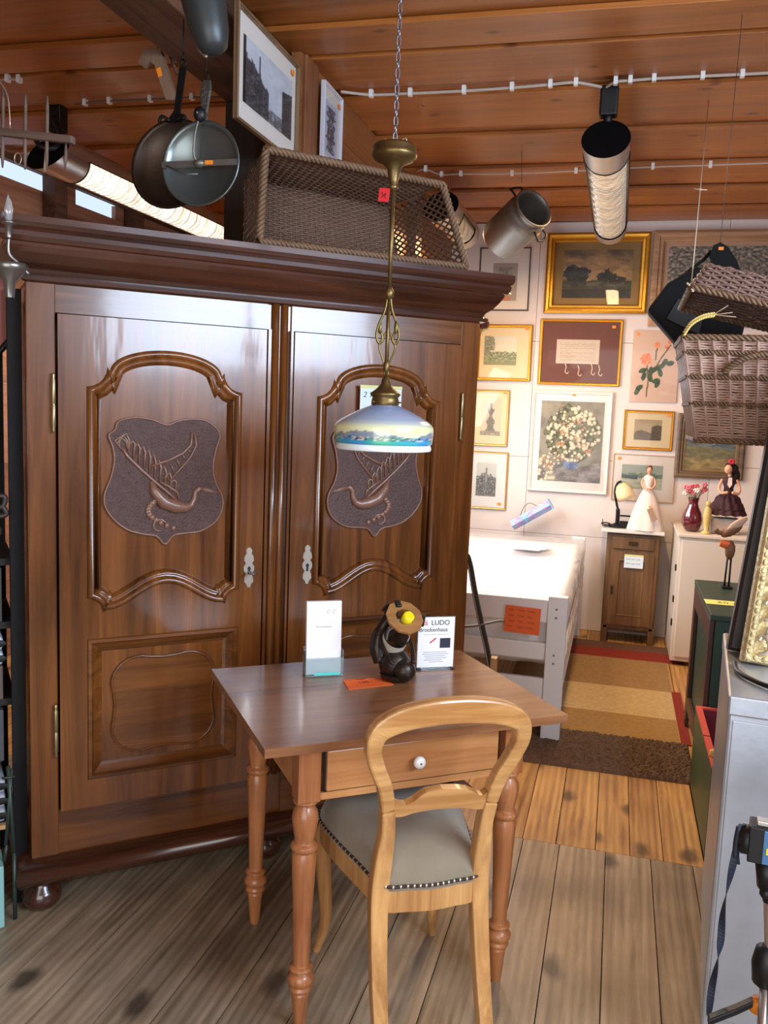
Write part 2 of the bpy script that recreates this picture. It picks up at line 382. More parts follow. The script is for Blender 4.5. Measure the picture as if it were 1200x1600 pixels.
# partition to the left of the back room, with an unseen window added for the bed lamp
b = MB()
def xb(y0, y1, z0, z1):
    z = z0
    while z < z1-1e-6: ze = min(z+.23, z1); b.box(-1.29, -1.25, y0, y1, z+.001, ze-.001); z = ze
xb(3.24, YB, 2.0, 2.865); xb(3.24, 4.25, 0, 2.0); xb(5.65, YB, 0, 2.0); xb(4.25, 5.65, 0, .95)
struct(b.build('wall_partition', PARTW))
fr = struct(MB().box(-1.30, -1.24, 4.25, 4.30, .95, 2.0).box(-1.30, -1.24, 5.60, 5.65, .95, 2.0).box(-1.30, -1.24, 4.3, 5.6, .95, 1.0).box(-1.30, -1.24, 4.3, 5.6, 1.95, 2.0).box(-1.29, -1.25, 4.93, 4.97, 1.0, 1.95).build('added_window', WHITE))
MB().box(-1.285, -1.28, 4.3, 5.6, 1.0, 1.95).build('added_window_pane', mat('frosted_glass', '#dfe8f2', .6), fr)
# left wall
b = MB(); z = 0
while z < 2.6: b.box(XL-.03, XL, YF, YB, z+.001, z+.2275); z += .2285
b.box(XL-.03, XL, YF, 4.0, 2.742, 2.83)
b.box(XL-.03, XL, 4.72, 4.95, 2.742, 2.83)
b.box(XL-.03, XL, 5.4, YB, 2.742, 2.83)
struct(b.build('wall_left', wood('pink_pine_wall', '#80533e', '#b58468', 'Y', .6, 0, .5, knots=1.6, island=.25)))
b = MB()
for yy in (4.62, 5.5, 3.4, 2.2): b.box(XL, XL+.09, yy, yy+.12, 0, 2.865)
struct(b.build('trim_1', OLDBEAM, bevel=.004))
struct(MB().box(XL, XL+.07, 4.74, YB, 2.55, 2.62).box(XL, XL+.04, YF, YB, 2.83, 2.865).build('trim_2', OLDBEAM))
# right wall with window opening, front wall with the open shop front
b = MB(); b.box(XR, XR+.04, YF, .05, 0, 2.9).box(XR, XR+.04, 1.85, YB, 0, 2.9).box(XR, XR+.04, .05, 1.85, 0, 1.7).box(XR, XR+.04, .05, 1.85, 2.7, 2.9)
struct(b.build('wall_right', PARTW))
b = MB(); b.box(XR-.02, XR+.05, .05, .1, 1.7, 2.7).box(XR-.02, XR+.05, 1.8, 1.85, 1.7, 2.7).box(XR-.02, XR+.05, .1, 1.8, 1.7, 1.75).box(XR-.02, XR+.05, .1, 1.8, 2.65, 2.7)
struct(b.build('window_1', WHITE))
b = MB(); b.box(XL, -1.2, YF-.04, YF, 0, 2.9).box(1.4, XR, YF-.04, YF, 0, 2.9).box(-1.2, 1.4, YF-.04, YF, 2.6, 2.9)
struct(b.build('wall_front', PARTW))
# the heavy beam and its posts
struct(MB().box(-1.5, -1.3, YF, 3.3, 2.655, 2.864).build('trim_3', OLDBEAM, bevel=.006))
struct(MB().box(-1.5, -1.38, 3.12, 3.22, 0, 2.654).build('trim_4', wood('black_old_post', '#20160f', '#3b2a1e', 'Z', .7, 0, .9)))
struct(MB().box(-1.34, -1.235, 3.26, 3.40, 2.0, 2.864).build('trim_5', BEAMR, bevel=.004))
struct(MB().box(-1.26, -1.20, 5.0, 5.14, 2.0, 2.864).build('trim_6', mat('grey_post', '#6a5a4c', .7, var=.2)))
struct(MB().box(.62, .72, 2.0, 3.25, 2.80, 2.864).build('trim_7', wood('grey_batten', '#5c4a3a', '#7a6450', 'Y', .6)))
# ------------------------------------------------------------------ wardrobe
A0 = math.radians(42.3); WU = Vector((math.cos(A0), math.sin(A0), 0)); WN = Vector((-math.sin(A0), math.cos(A0), 0)); WP = Vector((-1.61, 2.11, 0))
def wl(u, v, z): return WP+WU*u+WN*v+Vector((0, 0, z))
wr = thing('wardrobe', 'tall polished walnut two-door wardrobe with carved shields and a moulded cornice', 'wardrobe', WP, A0)
b = MB(); D = .5
b.box(0, .078, 0, .04, .1, 1.86).box(1.422, 1.5, 0, .04, .1, 1.86)
b.box(0, .02, .04, D, .1, 1.86).box(1.48, 1.5, .04, D, .1, 1.86).box(0, 1.5, D, D+.015, .1, 1.86).box(.02, 1.48, .05, D, .1, .12).box(.02, 1.48, .05, D, 1.84, 1.86)
b.build('carcass', WALNUT, wr, bevel=.003)
for q_ in ((.078, .708), (.788, 1.422)):
    MB().box(q_[0], q_[1], .002, .035, 1.778, 1.87).build('frieze_rail', WALNUTH, wr); MB().box(q_[0], q_[1], .003, .035, .1, .303).build('base_rail', WALNUTH, wr)
b = MB(); b.box(.708, .788, .01, .04, .1, 1.87)
for cx, r in ((.735, .013), (.765, .012)): b.tube([(cx, .008, .305), (cx, .008, 1.87)], r, 10)
b.box(.706, .716, -.012, .01, .305, 1.777).box(.782, .790, -.012, .01, .305, 1.777)
b.build('centre_post', WALNUT, wr)
# cornice
prof = [(0, 1.855), (.014, 1.86), (.016, 1.872), (.006, 1.878), (.012, 1.89), (.03, 1.905), (.048, 1.93), (.056, 1.945), (.058, 1.953), (.065, 1.956), (.072, 1.968), (.074, 1.98), (.070, 1.985), (.079, 1.992), (.082, 2.003), (.081, 2.02), (.0, 2.022)]
b = MB(); rings = []
for e, z in prof: rings += [(-e, D, z), (-e, -e, z), (1.5+e, -e, z), (1.5+e, D, z)]
fs = []
for j in range(len(prof)-1):
    for k in range(3): fs.append((j*4+k, j*4+k+1, j*4+k+5, j*4+k+4))
b.add(rings, fs, False); b.add([(-.08, -.08, 2.02), (1.58, -.08, 2.02), (1.58, D, 2.02), (-.08, D, 2.02)], [(0, 1, 2, 3)]); b.box(-.05, 1.55, D-.02, D, 1.9, 2.018)
b.build('cornice', CORNW, wr)
# base moulding: rounded bullnose on three sides
prof = [(0, .085), (.02, .085), (.036, .093), (.045, .108), (.047, .125), (.040, .142), (.025, .156), (.012, .163), (0, .166)]
b = MB(); rings = []
for e, z in prof: rings += [(-e, D, z), (-e, -e, z), (1.5+e, -e, z), (1.5+e, D, z)]
fs = []
for j in range(len(prof)-1):
    for k in range(3): fs.append((j*4+k, j*4+k+1, j*4+k+5, j*4+k+4))
b.add(rings, fs, True); b.box(0, 1.5, 0, .06, .085, .1); b.build('base_moulding', CORNW, wr)
for (u, v) in ((.03, .02), (1.47, .02), (.03, .46), (1.47, .46), (.75, .04)):
    b = MB(T(u, v, 0)); b.lathe([(.025, 0), (.04, .004), (.054, .02), (.058, .04), (.052, .06), (.036, .074), (.034, .086)], 20); b.build('bun_foot', CORNW, wr)
def arch_outline(cx, hw=.232):
    L = []
    def pt(dx, z): L.append((cx+dx, z))
    zt, zs, zb = 1.69, 1.575, .955
    pts = []
    # right half from bottom centre to top centre (dx>=0)
    for i in range(9):
        t = i/8; pts.append((t*.175, .950+.036*math.cos(t*PI)+(0 if t < .9 else -.002)))
    pts[-1] = (.175, .914)
    pts.append((.182, .912))
    for i in range(6):
        a = PI/2*i/5; pts.append((hw-.045*math.cos(a)+.0, .908+.045*math.sin(a)) )
    pts.append((hw, zs))
    for i in range(1, 6):
        a = PI/2*i/5; pts.append((hw-.055+.055*math.cos(a)*1, zs+.0+.06*math.sin(a)) if False else (hw-.058*math.sin(a), zs+.058*(1-math.cos(a))))
    pts.append((.166, 1.622))
    for i in range(1, 13):
        a = (PI/2)*i/12; pts.append((.166*math.cos(a), 1.622+.068*math.sin(a)))
    for p in pts: pt(*p)
    for p in reversed(pts[1:-1]): pt(-p[0], p[1])
    return L
def door(u0, u1, mirror):
    cx = (u0+u1)/2
    d = MB()
    up = arch_outline(cx); lo = [(cx-.232, .392), (cx+.232, .392), (cx+.232, .83), (cx-.232, .83)]
    d.poly([[(u0, .305), (u1, .305), (u1, 1.774), (u0, 1.774)], up, lo], -.014, .008)
    dd = d.build('door', WALNUT, wr)
    # raised mouldings
    b = MB(); pr = [(0, -.013), (.002, -.019), (.008, -.025), (.016, -.024), (.021, -.016), (.024, -.012), (.03, -.014), (.035, -.012), (.04, -.004), (.043, .003), (.043, .008)]
    b.mold(up, pr); b.build('arched_moulding', WALNUT, dd)
    b = MB(); b.mold(lo, [(0, -.013), (.003, -.018), (.012, -.019), (.018, -.012), (.022, -.009), (.036, .001), (.045, .004), (.047, .009)], False); b.build('rectangular_moulding', WALNUTH, dd)
    b = MB(); b.box(cx-.21, cx+.21, .004, .012, .92, 1.66); b.box(cx-.2, cx+.2, .004, .012, .42, .80); b.build('panel', WALNUT, dd)
    # lower raised curved field
    q = []
    for i in range(48):
        a = 2*PI*i/48; c4 = math.cos(4*a); r = 1-.11*c4
        sx = abs(math.cos(a))**.62*math.copysign(1, math.cos(a)); sz = abs(math.sin(a))**.62*math.copysign(1, math.sin(a))
        k = 1-.10*math.exp(-(min(abs(math.cos(a)), abs(math.sin(a)))/.22)**2)
        q.append((cx+.166*sx*k, .61+.158*sz*k))
    b = MB(); b.poly([q], -.004, .004, False); b.tube([(x, -.0035, z) for x, z in q], .004, 6, True); b.build('raised_field', WALNUTH, dd)
    # carved shield (left-door coordinates about cx=.39, mirrored for the other door)
    mm = -1 if mirror else 1
    def sp(u, z): return (cx+mm*(u-.39), z)
    sh = [(.251, 1.478), (.30, 1.490), (.35, 1.484), (.392, 1.470), (.43, 1.484), (.475, 1.490), (.52, 1.482), (.556, 1.446), (.545, 1.40), (.536, 1.342), (.545, 1.295), (.566, 1.252), (.568, 1.215), (.554, 1.181), (.528, 1.158), (.493, 1.142), (.45, 1.138), (.414, 1.132), (.389, 1.106), (.362, 1.132), (.32, 1.140), (.275, 1.155), (.235, 1.188), (.211, 1.228), (.211, 1.266), (.228, 1.31), (.238, 1.36), (.234, 1.40), (.222, 1.436), (.24, 1.452)]
    def cr2(Q):
        out = []; n_ = len(Q)
        for i in range(n_):
            p0, p1, p2, p3 = (Vector(Q[(i+k) % n_]) for k in (-1, 0, 1, 2))
            for k in range(4): t = k/4; q = .5*((2*p1)+(p2-p0)*t+(2*p0-5*p1+4*p2-p3)*t*t+(3*p1-p0-3*p2+p3)*t**3); out.append((q.x, q.y))
        return out
    s2 = [sp(*p) for p in cr2(sh)]
    b = MB(); b.poly([s2], -.003, .004, False); b.k = 1; b.tube([(x, -.003, z) for x, z in s2], .0035, 6, True)
    shd = b.build('carved_shield', [CARVE, CARVEB], dd)
    b = MB()
    def tb(P, r, n=7): b.tube([(sp(*p)[0], -.005, sp(*p)[1]) for p in P], r, n)
    # body, neck, head and beak of the bird
    body = [(.345, 1.30), (.355, 1.27), (.385, 1.235), (.42, 1.222), (.45, 1.218), (.468, 1.225), (.478, 1.245), (.480, 1.266), (.492, 1.277), (.505, 1.273)]
    tb(body, [.006, .016, .022, .022, .017, .012, .010, .009, .010, .005], 8)
    tb([(.497, 1.277), (.53, 1.270), (.560, 1.262)], [.006, .004, .002]); tb([(.497, 1.272), (.53, 1.266), (.558, 1.261)], [.004, .003, .002])
    # near wing reaching up left with a row of looped feathers
    tb([(.43, 1.235), (.40, 1.262), (.36, 1.295), (.315, 1.335), (.275, 1.375), (.26, 1.40)], .005); tb([(.43, 1.245), (.425, 1.265), (.40, 1.283), (.37, 1.30)], .004)
    for k in range(9):
        t = k/8; x = .41-.125*t; z = 1.268+.115*t
        tb([(x-.007, z), (x-.009+.004, z+.03+.018*math.sin(t*PI)), (x+.006, z+.036+.018*math.sin(t*PI)), (x+.012, z+.028), (x+.008, z-.004)], .0038, 6)
    for k in range(3): tb([(.262, 1.392), (.25-.006*k, 1.405+.008*k), (.255+.008*k, 1.43+.006*k), (.27+.006*k, 1.42), (.275, 1.398)], .0035, 6)
    # far wing sweeping up right
    tb([(.345, 1.345), (.40, 1.365), (.44, 1.385), (.465, 1.41), (.468, 1.45)], .005); tb([(.40, 1.30), (.44, 1.345), (.465, 1.375), (.482, 1.41), (.475, 1.448)], .004)
    for k in range(5): tb([(.40+.016*k, 1.30+.022*k), (.385+.018*k, 1.34+.014*k)], .003, 6)
    b.k = 0
    # curled segmented tail
    for k in range(12):
        a = k/11; x = .372-.045*math.sin(a*PI*.95)+.035*a*a*1.4; z = 1.25-.095*a; x2, z2 = sp(x, z); b.ball((x2, -.004, z2), (.013-.004*a, .006, .010), 8)
    b.tube([(sp(.372+.0, 0)[0]+mm*(.02*math.cos(t/8*5)), -.005, 1.165+.018*math.sin(t/8*5)) for t in range(9)], .004, 6)
    b.build('carved_bird', CARVEB, shd)
    # hinges and key plate
    hu = u0-.012 if not mirror else u1+.012
    for z0, z1 in ((1.44, 1.61), (.475, .64)):
        b = MB(); b.lathe([(.002, z0), (.0062, z0+.006), (.004, z0+.014), (.0066, z0+.02), (.0066, z0+.078), (.005, z0+.081), (.0066, z0+.084), (.0066, z1-.02), (.004, z1-.014), (.0062, z1-.006), (.002, z1)], 12, T(hu, -.012, 0)); b.build('hinge', BRIGHTBRASS, dd)
    eu = u1-.045 if not mirror else u0+.062; b = MB()
    half = [(.004, 1.086), (.010, 1.078), (.008, 1.068), (.014, 1.058), (.016, 1.045), (.010, 1.036), (.017, 1.025), (.017, 1.012), (.009, 1.0), (.014, .988), (.015, .975), (.008, .968), (.004, .957)]
    b.poly([[(eu+x, z) for x, z in half]+[(eu-x, z) for x, z in reversed(half)]], -.0175, -.0145); b.k = 1; b.poly([[(eu-.004, 1.0), (eu+.004, 1.0), (eu+.003, 1.012), (eu+.006, 1.02), (eu, 1.027), (eu-.006, 1.02), (eu-.003, 1.012)]], -.019, -.0175)
    b.build('key_plate', [NICKEL, INK], dd)
door(.082, .70, False); door(.794, 1.42, True)
# key in the left lock
b = MB(); b.tube([(.655, -.018, 1.01), (.655, -.045, 1.01)], .003, 8); b.tube([(.655+.011*math.cos(t), -.056+.011*math.sin(t), 1.01) for t in [i*PI/6 for i in range(12)]], .0025, 6, True); b.build('key', OLDALU, wr)

# price note taped to the right door
n_ = thing('price_note', 'pale blue paper price note with handwriting taped to the right wardrobe door behind the lamp', 'sign', wl(1.107, -.0158, 1.563), A0)
MB().box(-.078, .078, -.0006, 0, -.053, .05).build('paper', mat('pale_blue_paper', '#d9e6ea', .6), n_)
text('handwriting', '2 Türig', .026, T(-.068, -.0008, .016)@TXY, mat('blue_ink', '#20366a', .6), n_, shear=.25)
text('handwriting', 'T', .03, T(-.058, -.0008, -.044)@TXY, mat('blue_ink', '#20366a', .6), n_)
MB().box(-.079, .079, -.0014, -.0007, .045, .056).build('tape_strip', mat('yellow_tape', '#d8d68a', .5), n_)
# ------------------------------------------------------------------ table
A1 = math.radians(37.2)
tb_ = thing('writing_table', 'cherry wood writing table with turned legs, a drawer and an overhanging two-board top', 'table', (-.59, 2.25, 0), A1)
b = MB(); b.box(-.405, .405, -.312, .0858, .748, .77).build('tabletop', TABTOP, tb_)
b = MB(); b.box(-.405, .405, .087, .312, .748, .77).build('tabletop', TABTOP, tb_)
MB().box(-.40, .40, .07, .10, .744, .7475).build('seam_strip', INK, tb_)
b = MB(); hx, hy = .28, .235
b.box(-hx, hx, hy-.012, hy+.012, .60, .748).box(-hx-.012, -hx+.012, -hy, hy, .60, .748).box(hx-.012, hx+.012, -hy, hy, .60, .748)
b.box(-hx, hx, -hy-.015, -hy+.01, .60, .618).box(-hx, hx, -hy-.015, -hy+.01, .728, .748)
b.build('apron', TABW, tb_)
dr = MB().box(-.235, .235, -hy-.022, -hy+.0, .622, .724).build('drawer', TABW, tb_, bevel=.003)
MB().box(-.24, .24, -hy-.012, -hy-.008, .6185, .7275).build('drawer_gap', INK, tb_)
b = MB(T(.0, -hy-.022, .675)@RX(90)); b.lathe([(.006, 0), (.007, .008), (.014, .013), (.0165, .02), (.014, .027), (.006, .03), (.003, .0305)], 20); b.k = 1; b.ball((0, 0, .0305), (.003, .003, .0015), 8)
b.build('porcelain_knob', [mat('white_porcelain', '#f2efe6', .12, 0, .6), BRASS], dr)
lp = [(.012, 0), (.015, .012), (.021, .085), (.023, .096), (.019, .101), (.028, .106), (.030, .113), (.025, .12), (.033, .13), (.034, .14), (.026, .152), (.02, .156), (.030, .162), (.030, .168), (.020, .173), (.0205, .185), (.024, .30), (.029, .42), (.031, .462), (.026, .470), (.034, .478), (.034, .487), (.025, .494), (.0245, .503), (.030, .53), (.033, .555), (.030, .573), (.022, .585), (.020, .590), (.030, .594), (.031, .600), (.024, .604)]
for sx, sy in ((-1, -1), (1, -1), (1, 1), (-1, 1)):
    b = MB(T(sx*hx, sy*hy, 0)); b.lathe(lp, 24); b.box(-.028, .028, -.028, .028, .602, .7475); b.build('leg', TABLEG, tb_, bevel=.0015)

# ------------------------------------------------------------------ chair
A2 = math.radians(31)
ch = thing('dining_chair', 'balloon-back chair in light walnut with grey velvet seat pushed under the table', 'chair', (-.364, 1.925, 0), A2)
ch.scale = (.95, 1, 1)
def cr(P, n=6):      # Catmull-Rom through points
    P = [Vector(p) for p in P]; out = []
    for i in range(len(P)-1):
        p0 = P[max(i-1, 0)]; p1 = P[i]; p2 = P[i+1]; p3 = P[min(i+2, len(P)-1)]
        for k in range(n):
            t = k/n; out.append(.5*((2*p1)+(p2-p0)*t+(2*p0-5*p1+4*p2-p3)*t*t+(3*p1-p0-3*p2+p3)*t**3))
    out.append(P[-1]); return out
def back_y(z): return -.0 - .10*max(0, (z-.42)/.45)**1.3 - .11*max(0, (.40-z)/.40)**1.5
X = Vector((1, 0, 0)); Yv = Vector((0, 1, 0))
def swept(name, P, wd, th, parent, m, n=7):
    pts = cr([(x, back_y(z), z) for x, z in P], n); N = len(pts); W = []
    for i in range(N):
        d = (pts[min(i+1, N-1)]-pts[max(i-1, 0)]).normalized(); W.append(Yv.cross(d).normalized())
    ws = [wd[0]+(wd[1]-wd[0])*(i/(N-1)) if len(wd) == 2 else float(np.interp(i/(N-1), np.linspace(0, 1, len(wd)), wd)) for i in range(N)]
    b = MB(); b.bar(pts, ws, th, W, Yv); return b.build(name, m, parent, bevel=.006)
for s in (-1, 1):
    swept('leg', [(s*.135, 0), (s*.136, .2), (s*.133, .40), (s*.13, .50), (s*.127, .58), (s*.132, .64)], [.032, .04, .046, .044, .036, .034], .038, ch, CHAIRW)
hoop = [(-.132, .64), (-.145, .70), (-.172, .76), (-.186, .81), (-.172, .853), (-.12, .879), (-.05, .890), (0, .892), (.05, .890), (.12, .879), (.172, .853), (.186, .81), (.172, .76), (.145, .70), (.132, .64)]
swept('back_frame', hoop, [.034, .036, .036, .042, .052, .056, .056, .056, .052, .042, .036, .036, .034], .034, ch, CHAIRWX, 5)
# shaped lower rail of the back
b = MB(); up = []; lo = []
for i in range(25):
    t = i/24; x = -.118+.236*t; c = abs(2*t-1)
    zt = float(np.interp(t, [0, .06, .12, .2, .27, .34, .5, .68, .8, .87, .92, .96, 1], [.668, .660, .658, .665, .678, .687, .691, .688, .682, .674, .666, .665, .672])); zb = .630+.010*math.cos(c*PI/2)-.004*math.exp(-((c-.8)/.15)**2)
    up.append((x, zt)); lo.append((x, zb))
pl = lo+up[::-1]; b.M = T(0, back_y(.655), 0)@RX(8)@T(0, 0, 0); b.poly([pl], -.011, .011); b.M = Matrix.Identity(4)
for i in range(len(b.v)): pass
o = b.build('back_rail', CHAIRWX, ch); o.location = (0, .092, .003)
# seat frame and cushion
def seat_loop(g=0, n=40):
    L = []
    back = [(-.125-g, -.005-g), (-.06, -.022-g), (0, -.028-g), (.06, -.022-g), (.125+g, -.005-g)]
    right = [(.155+g, .10), (.185+g, .22), (.203+g, .32), (.195+g, .375+g*.7), (.16, .405+g)]
    front = [(.08, .418+g), (0, .422+g), (-.08, .418+g), (-.16, .405+g)]
    left = [(-.195-g, .375+g*.7), (-.203-g, .32), (-.185-g, .22), (-.155-g, .10)]
    P = back+right+front+left
    return P
def smooth_loop(P, n=4):
    N = len(P); out = []
    V = [Vector((p[0], p[1], 0)) for p in P]
    for i in range(N):
        p0, p1, p2, p3 = V[i-1], V[i], V[(i+1) % N], V[(i+2) % N]
        for k in range(n):
            t = k/n; out.append(.5*((2*p1)+(p2-p0)*t+(2*p0-5*p1+4*p2-p3)*t*t+(3*p1-p0-3*p2+p3)*t**3))
    return out
L0 = smooth_loop(seat_loop()); n = len(L0); b = MB()
vs = [(p.x, p.y, .372) for p in L0]+[(p.x, p.y, .437) for p in L0]
inn = [(p.x*.86, (p.y-.2)*.86+.2, .372) for p in L0]
b.add(vs, [(i, (i+1) % n, (i+1) % n+n, i+n) for i in range(n)], True); b.add(vs[:n]+inn, [(i, i+n, (i+1) % n+n, (i+1) % n) for i in range(n)], False)
b.build('seat_frame', CHAIRW, ch)
b = MB(); rings = []; K = 9; c = Vector((0, .2, 0))
prof = [(1.0, .425), (1.008, .437), (1.0, .452), (.96, .474), (.88, .496), (.74, .514), (.55, .526), (.3, .532), (.02, .534)]
for s_, z in prof:
    for p in L0: q = (p-c)*s_+c; rings.append((q.x, q.y, z))
b.add(rings, [(j*n+i, j*n+(i+1) % n, (j+1)*n+(i+1) % n, (j+1)*n+i) for j in range(len(prof)-1) for i in range(n)], True); b.add(rings[-n:], [tuple(range(n))], True)
cu = b.build('seat_cushion', VELVET, ch)
L1 = smooth_loop(seat_loop(.004), 12); b = MB(); m_ = MB(); acc = 0
b.tube([(p.x, p.y, .439) for p in L1], .004, 6, True); b.build('braid_trim', mat('dark_braid', '#3a2c22', .8, bump=.3, bscale=200), cu)
for i in range(len(L1)):
    acc += (L1[i]-L1[i-1]).length
    if acc > .0135: acc = 0; m_.ball((L1[i].x, L1[i].y, .439), .0048, 8)
m_.build('nail_trim', NICKEL, cu)
for s in (-1, 1):
    P = cr([(s*.165, .37, .42), (s*.185, .385, .36), (s*.178, .39, .25), (s*.168, .395, .12), (s*.178, .42, .03), (s*.185, .43, 0)], 5); N = len(P)
    b = MB(); b.tube(P, [float(np.interp(i/(N-1), [0, .2, .5, .8, .92, 1], [.026, .026, .02, .013, .012, .014])) for i in range(N)], 12); b.build('leg', CHAIRW, ch)

# ------------------------------------------------------------------ pendant lamp
LX, LY = -.606, 2.25
lm = thing('pendant_lamp', 'brass rod pendant lamp with painted glass shade hanging on a long chain above the table', 'lamp', (LX, LY, 0))
b = MB(); z = 2.862; k = 0
while z > 2.215:
    R_ = RZ(90*(k % 2)+35); b.tube([T(0, 0, z)@R_@Vector((.0055*math.cos(a), 0, .0125*math.sin(a))) for a in [i*PI/5 for i in range(10)]], .0017, 5, True); z -= .0195; k += 1
b.tube([(0, 0, 2.87), (0, 0, 2.855)], .003); b.build('chain', mat('chain_steel', '#8f95a2', .3, .9), lm)
b = MB(); b.lathe([(.004, 2.222), (.052, 2.218), (.056, 2.212), (.055, 2.200), (.058, 2.197), (.058, 2.189), (.05, 2.180), (.03, 2.172), (.018, 2.160), (.013, 2.135), (.010, 2.118), (.013, 2.114), (.011, 2.108), (.005, 2.105)], 32); b.build('canopy', BRASS, lm)
b = MB(); b.tube([(.03*math.cos(a), .004, 2.228+.008*math.sin(3*a)) for a in [i*PI/8 for i in range(17)]], .0016, 5); b.build('hook_wire', NICKEL, lm)
b = MB(); b.tube([(0, 0, 2.11), (0, 0, 1.845)], .0055, 10); b.lathe([(.006, 1.83), (.012, 1.836), (.013, 1.85), (.007, 1.86)], 14); b.tube([(0, 0, 1.835), (0, 0, 1.62)], .0052, 10); b.lathe([(.005, 1.64), (.0085, 1.645), (.0085, 1.665), (.005, 1.67)], 12); b.build('rod', BRASS, lm)
b = MB()
for s, a0 in ((1, 10), (-1, 10)):
    for ph in (0, 1):
        Mx = RZ(a0+ph*12)
        P = cr([(s*.004, 0, 1.835), (s*.010, 0, 1.80), (s*.024, 0, 1.765), (s*.030, 0, 1.735), (s*.022, 0, 1.715), (s*.013, 0, 1.725), (s*.018, 0, 1.745)], 5); b.tube([Mx@p for p in P], .0032, 6)
        P = cr([(s*.004, 0, 1.745), (s*.020, 0, 1.715), (s*.019, 0, 1.695), (s*.008, 0, 1.665), (s*.004, 0, 1.63)], 5); b.tube([Mx@p for p in P], .0028, 6)
    b.ball((s*.022, 0, 1.757), (.006, .004, .018), 8)
b.build('scroll_ornament', mat('antique_brass_ornament', '#7a6a3c', .4, .9), lm)
b = MB(); b.lathe([(.005, 1.628), (.011, 1.622), (.013, 1.610), (.024, 1.597), (.036, 1.588), (.041, 1.583), (.038, 1.578), (.034, 1.574), (.036, 1.568), (.037, 1.556), (.034, 1.552)], 32)
for a in (0, 2.1, 4.2): b.tube([(.036*math.cos(a), .036*math.sin(a), 1.562), (.047*math.cos(a), .047*math.sin(a), 1.562)], .0025, 6)
b.build('gallery', BRASS, lm)
# painted shade
prof = [(.034, 1.554), (.040, 1.552), (.066, 1.541), (.094, 1.527), (.116, 1.514), (.127, 1.505), (.1315, 1.497), (.1325, 1.488), (.132, 1.474), (.131, 1.462), (.130, 1.455), (.126, 1.451), (.127, 1.447), (.1285, 1.442), (.127, 1.436), (.122, 1.434), (.112, 1.436)]
NP = 128
pp = []
for i in range(len(prof)-1):
    for k in range(4): t = k/4; pp.append((prof[i][0]*(1-t)+prof[i+1][0]*t, prof[i][1]*(1-t)+prof[i+1][1]*t))
pp.append(prof[-1])
def shade_col(a, z, r):
    s = a/(2*PI); x = s*9
    mixc = lambda p, q, t: tuple(p[i]*(1-t)+q[i]*t for i in range(3))
    if z > 1.516: return mixc((.66, .72, .80), (.55, .63, .78), min(1, (z-1.516)/.03))
    if z > 1.496: return mixc((.90, .90, .70), (.66, .72, .80), (z-1.496)/.02)
    if z < 1.452: return (.93, .97, .97)
    h = 1.480+.009*fbm(x*1.3, 0, 3)+.006*math.sin(x*2.2); h2 = 1.472+.006*fbm(x*3, 5, 3)
    if z > h: return mixc((.88, .90, .74), (.93, .90, .62), min(1, (z-h)/.02))
    if z > h2: return mixc((.45, .50, .55), (.62, .66, .70), .5+.5*fbm(x*6, z*200, 2))
    if z > 1.462:
        v = fbm(x*7, z*300, 3, 3); g = fbm(x*.9, 2, 2, 7)
        if v > .28 and z < 1.474: return (.86, .80, .74)
        if v < -.3 and z < 1.474: return (.25, .25, .22)
        return mixc((.35, .62, .45), (.30, .55, .75), .5+g)
    return mixc((.30, .72, .62), (.25, .62, .82), .5+fbm(x*.9, 2, 2, 7))
vs = []; cols = []
for r, z in pp:
    for i in range(NP): a = 2*PI*i/NP; vs.append((r*math.cos(a), r*math.sin(a), z)); cols.append(lin(tuple(min(1, max(0, q)) for q in shade_col(a, z, r))))
fs = [(j*NP+i, j*NP+(i+1) % NP, (j+1)*NP+(i+1) % NP, (j+1)*NP+i) for j in range(len(pp)-1) for i in range(NP)]
me = bpy.data.meshes.new('glass_shade'); me.from_pydata(vs, [], [tuple(reversed(f)) for f in fs]); ca = me.color_attributes.new('Col', 'FLOAT_COLOR', 'POINT'); ca.data.foreach_set('color', [q for c_ in cols for q in c_])
me.polygons.foreach_set('use_smooth', [True]*len(fs)); sm_ = paint_mat('painted_opal_glass', .18, .5)
_b = sm_.node_tree.nodes['Principled BSDF']; _b.inputs['Subsurface Weight'].default_value = .15; _b.inputs['Subsurface Radius'].default_value = (.02, .02, .02)
me.materials.append(sm_); so = bpy.data.objects.new('glass_shade', me); COL.objects.link(so); so.parent = lm
md = so.modifiers.new('thick', 'SOLIDIFY'); md.thickness = .003
b = MB(); b.lathe([(.012, 1.553), (.014, 1.54), (.013, 1.51)], 12); b.k = 1; b.ball((0, 0, 1.485), (.02, .02, .026), 12); b.build('bulb', [BRASS, mat('unlit_bulb', '#e8e8e4', .2)], lm)
b = MB(T(-.022, -.008, 2.092)@RY(6)); b.box(-.014, .014, -.0006, .0006, -.016, .018); b.build('red_price_tag', mat('red_tag', '#d21f2a', .5), lm)
MB(T(-.022, -.0095, 2.092)@RY(6)).tube([(-.006, 0, .008), (-.002, 0, 0), (-.006, 0, -.006), (0, 0, -.002), (.005, 0, .006), (.004, 0, -.007)], .0007, 5).build('tag_writing', INK, lm)

# ------------------------------------------------------------------ things on the table
TZ = .7705
def on_table(x, y, name, label, cat, rz): p = onZ(x, y, TZ); return thing(name, label, cat, (p.x, p.y, TZ), rz)
